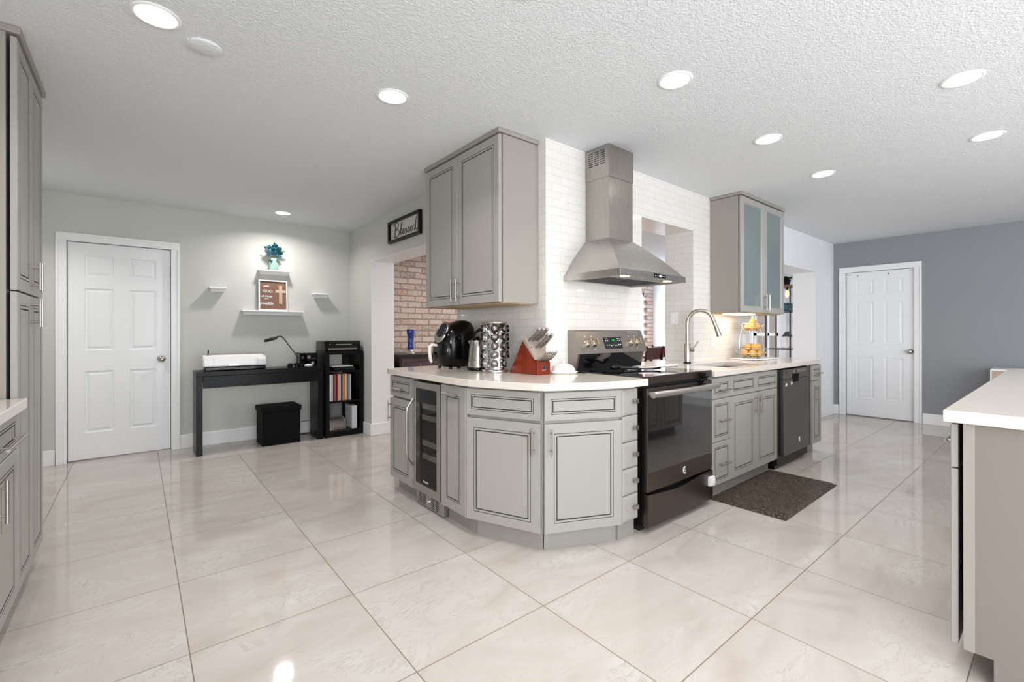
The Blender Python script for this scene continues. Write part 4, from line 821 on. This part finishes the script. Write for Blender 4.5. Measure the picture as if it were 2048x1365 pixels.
mb = MB(); bowl(mb,.148,.008,.085,.075); ring(mb,.07,.003); mb.build('lower_basket','chrome',t)
mb = MB(); bowl(mb,.112,.262,.070,.050); mb.build('upper_basket','chrome',t)
MB().tube([(.135,-.055,.09),(.128,-.052,.2),(.100,-.04,.300),(.06,-.02,.30)],.0035,8).tube([(.05,.03,.008),(.045,.03,.262)],.003,8).tube([(-.135,.055,.09),(-.128,.052,.2),(-.100,.04,.300)],.0035,8).build('post','chrome',t)
zb = CZ+.0145
fr = MB().ball((0,0,0),.036,.033,.033,16).v and None
def fruit(x,y,z,r,label,grp):
    o = MB().ball((0,0,0),r*1.08,r,r,16).build('yellow_fruit','lemon',None,(FX+x,FY+y,zb+z),random.uniform(0,3)); tag(o,label,'fruit',grp)
for x,y,z in ((-.075,-.045,.048),(-.02,-.075,.048),(.05,-.06,.048),(.085,.0,.05),(.01,0,.046),(-.06,.035,.05),(.03,.065,.05),(-.045,-.055,.105),(.02,-.05,.108),(.06,.01,.106),(-.03,.015,.104)):
    fruit(x,y,z,.034,'round yellow fruit heaped in the lower basket of the wire stand','yellow fruit in the lower basket')
for x,y,z in ((-.050,-.03,.298),(.012,-.052,.298),(.052,.0,.300),(-.01,.03,.298),(.0,-.015,.350)):
    fruit(x,y,z,.032,'round yellow fruit heaped in the upper basket of the wire stand','yellow fruit in the upper basket')
# switches and sockets on the tile
def plate(nm, label, cat, loc, rz, kind):
    t = thing(nm, label, cat, loc, rz); MB().box(-.036,.036,-.006,0,-.058,.058).build('cover_plate','white_plastic',t,bev=.002)
    if kind == 's': MB().box(-.017,.017,-.009,-.006,-.034,.034).build('rocker','white_gloss',t,bev=.001)
    else:
        for z in (-.022,.022): MB().box(-.015,.015,-.0075,-.006,z-.014,z+.014).build('outlet_face','white_gloss',t,bev=.001)
plate('light_switch','white light switch on the tile to the right of the faucet','switch',(4.205,YR-.006,1.09),0,'s')
plate('wall_outlet','white outlet on the tile behind the fruit stand','outlet',(4.86,YR-.006,1.09),0,'o')
plate('wall_outlet','small white outlet on the tiled side of the pass-through','outlet',(3.856,2.33,1.30),-PI/2,'o')
plate('light_switch','white light switch low on the side wall past the end of the counter','switch',(7.25,YR,.97),0,'s')

# ------------------------------------------------------------------ right: console by the dark wall
t = thing('console_table','light wood console with white top against the dark grey wall','console table',(7.36,.56,0),-PI/2)
MB().box(.012,1.2,.012,.34,.12,.735).build('cabinet_body','wood_light',t,bev=.002); MB().box(0,1.22,0,.345,.735,.756).build('top','trim_white',t,bev=.002)
MB().box(.0,.012,.0,.34,.10,.735).build('side_trim','trim_white',t)
for x in (.03,1.15):
    for y in (.03,.29): MB().box(x,x+.035,y,y+.035,0,.12).build('leg','trim_white',t)

# ------------------------------------------------------------------ dining room things
t = thing('sideboard','dark purple-brown wooden sideboard against the brick wall','sideboard',(2.44,5.10,0))
MB().box(0,1.5,.02,.52,.06,.87).build('body','purple_wood',t,bev=.002); MB().box(-.03,1.53,-.01,.54,.87,.905).build('top','espresso',t,bev=.004); MB().box(-.004,0,.02,.52,.06,.87).build('side_panel','espresso',t)
for k in range(3):
    d = front_mb(.47,.16,'drawer').build('drawer',['purple_wood','glaze'],t,(.02+k*.49,-.001,.69)); MB().ball((.235,-.012,.08),.012,n=8).build('knob','nickel',d)
    d = front_mb(.47,.57,'door').build('door',['purple_wood','glaze'],t,(.02+k*.49,-.001,.10)); MB().ball((.43,-.012,.4),.012,n=8).build('knob','nickel',d)
for x in (0,1.44):
    for y in (.02,.46): MB().box(x,x+.06,y,y+.06,0,.06).build('leg','espresso',t)
t = thing('blue_vase','tall cobalt blue twisted glass vase on the dark sideboard','vase',(2.665,5.28,.906))
mb = MB(); L = []; n = 14
for k in range(n+1):
    u = k/n; z = .03+.275*u; r = .030+.010*u+.004*math.sin(u*9)
    for j in range(10): a_ = 2*PI*j/10+u*1.6; q = r*(1+.22*math.cos(5*(2*PI*j/10))); L.append((q*math.cos(a_),q*.7*math.sin(a_),z))
mb.add(L,[(i*10+j,i*10+(j+1)%10,(i+1)*10+(j+1)%10,(i+1)*10+j) for i in range(n) for j in range(10)]+[tuple(range(9,-1,-1)),tuple(range(n*10,n*10+10))],0,True); mb.build('glass_body','blue_glass',t)
MB().lathe([(.062,0),(.058,.012),(.038,.022),(.030,.045),(.030,.05)],n=18).build('clear_foot','chrome',t)
def dchair(x, y, rz, label):
    t = thing('dining_chair', label, 'chair', (x,y,0), rz, 'dark dining chairs beyond the pass-through')
    MB().box(-.23,.23,-.22,.22,.44,.48).build('seat','mahogany',t,bev=.01)
    for sx in (-.21,.21):
        MB().box(sx-.02,sx+.02,-.22,-.18,0,.44).build('leg','mahogany',t); MB().tube([(sx,.20,0),(sx,.20,.46),(sx,.27,.96)],[.02,.021,.016],8).build('leg','mahogany',t)
    mb = MB(); mb.extr([(.232,.76),(.262,.94),(.246,.945),(.216,.76)],-.20,.20,'x'); mb.build('back_rest','mahogany',t,bev=.003)
    MB().box(-.20,.20,.222,.240,.66,.70).build('back_rail','mahogany',t); MB().box(-.21,.21,.195,.215,.40,.44).build('apron','mahogany',t)
dchair(5.95,4.17,R(180),'dark mahogany dining chair, nearer one seen through the tiled pass-through'); dchair(6.47,4.42,R(180),'dark mahogany dining chair, farther one seen through the tiled pass-through')
t = thing('dining_table','dark wooden dining table beyond the pass-through','table',(6.35,5.10,0)); MB().box(-.75,.50,-.40,.40,.71,.75).build('tabletop','mahogany',t,bev=.004)
for sx in (-.68,.42):
    for sy in (-.32,.26): MB().box(sx,sx+.06,sy,sy+.06,0,.71).build('leg','mahogany',t)
# metal etagere with plant, bulb, lantern
t = thing('metal_shelf','open dark metal shelf unit with wood shelves in the far room','shelf unit',(8.03,2.815,0))
for nm_,x,y in (('p',0,0),('p',0,.365),('p',.42,0),('p',.42,.365)): MB().box(x-.010,x+.010,y-.010,y+.010,0,1.90).build('post','shelf_metal',t)
for z in (1.895,1.485,.885,.30):
    MB().box(-.010,.430,-.010,.375,z,z+(.032 if z > 1.8 else .016)).build('shelf',('shelf_wood' if z > 1.8 else 'shelf_metal'),t)
MB().box(-.006,.006,.170,.182,.332,.885).build('lower_bar','shelf_metal',t)
t = thing('potted_plant','green leafy plant in a black pot on the top of the metal shelf','plant',(8.10,2.90,1.928))
MB().lathe([(.05,0),(.068,.085),(.062,.085)],n=18).build('pot','black_rub',t)
lm = MB()
for k in range(18):
    a_ = k*2.399; L_ = .17+.06*(k%3); e_l = .35+.06*(k%7); prev = None; vs_ = []; fs_ = []
    for i in range(7):
        u = i/6; d = L_*u; z = .08+d*math.sin(e_l)*1.3-.12*u*u*L_/.2; wd = .040*math.sin(PI*min(1,u*.9+.1)); cx_, cy_ = math.cos(a_)*d, math.sin(a_)*d
        vs_ += [(cx_-math.sin(a_)*wd,cy_+math.cos(a_)*wd,z),(cx_,cy_,z-.006),(cx_+math.sin(a_)*wd,cy_-math.cos(a_)*wd,z)]
        if i: b0 = (i-1)*3; fs_ += [(b0,b0+1,b0+4,b0+3),(b0+1,b0+2,b0+5,b0+4)]
    lm.add(vs_,fs_,0,True)
lm.build('leaves','leaf',t)
t = thing('filament_lamp','small glowing filament bulb hanging under the top of the metal shelf','lamp',(8.12,2.89,1.893))
MB().cyl((0,0,0),(0,0,-.05),.014,n=12).build('socket','black',t); MB().lathe([(.012,-.05),(.026,-.09),(.028,-.12),(.018,-.155),(.003,-.165)],n=16).build('bulb','amber',t)
tag(MB().box(-.10,.10,-.13,.13,0,.10).box(-.10,.10,-.13,.13,.102,.125).build('folded_throw','teal',None,(8.22,3.0,1.518),0,bev=.012),'teal folded throw on the middle of the metal shelf','throw')
t = thing('house_lantern','small white house shaped lantern on the metal shelf','lantern',(8.12,2.89,.918))
MB().box(-.06,-.05,-.05,-.04,0,.18).box(.05,.06,-.05,-.04,0,.18).box(-.06,-.05,.04,.05,0,.18).box(.05,.06,.04,.05,0,.18).box(-.06,.06,-.05,.05,0,.012).box(-.06,.06,-.05,.05,.17,.18).build('frame','trim_white',t)
MB().extr([(-.06,.18),(.06,.18),(0,.26)],-.065,.065,'x').build('roof','shelf_metal',t); 
tag(MB().lathe([(.025,0),(.025,.09),(.003,.092)],n=14).build('candle','porcelain',None,(8.12,2.89,.931)),'short white candle inside the house shaped lantern','candle')
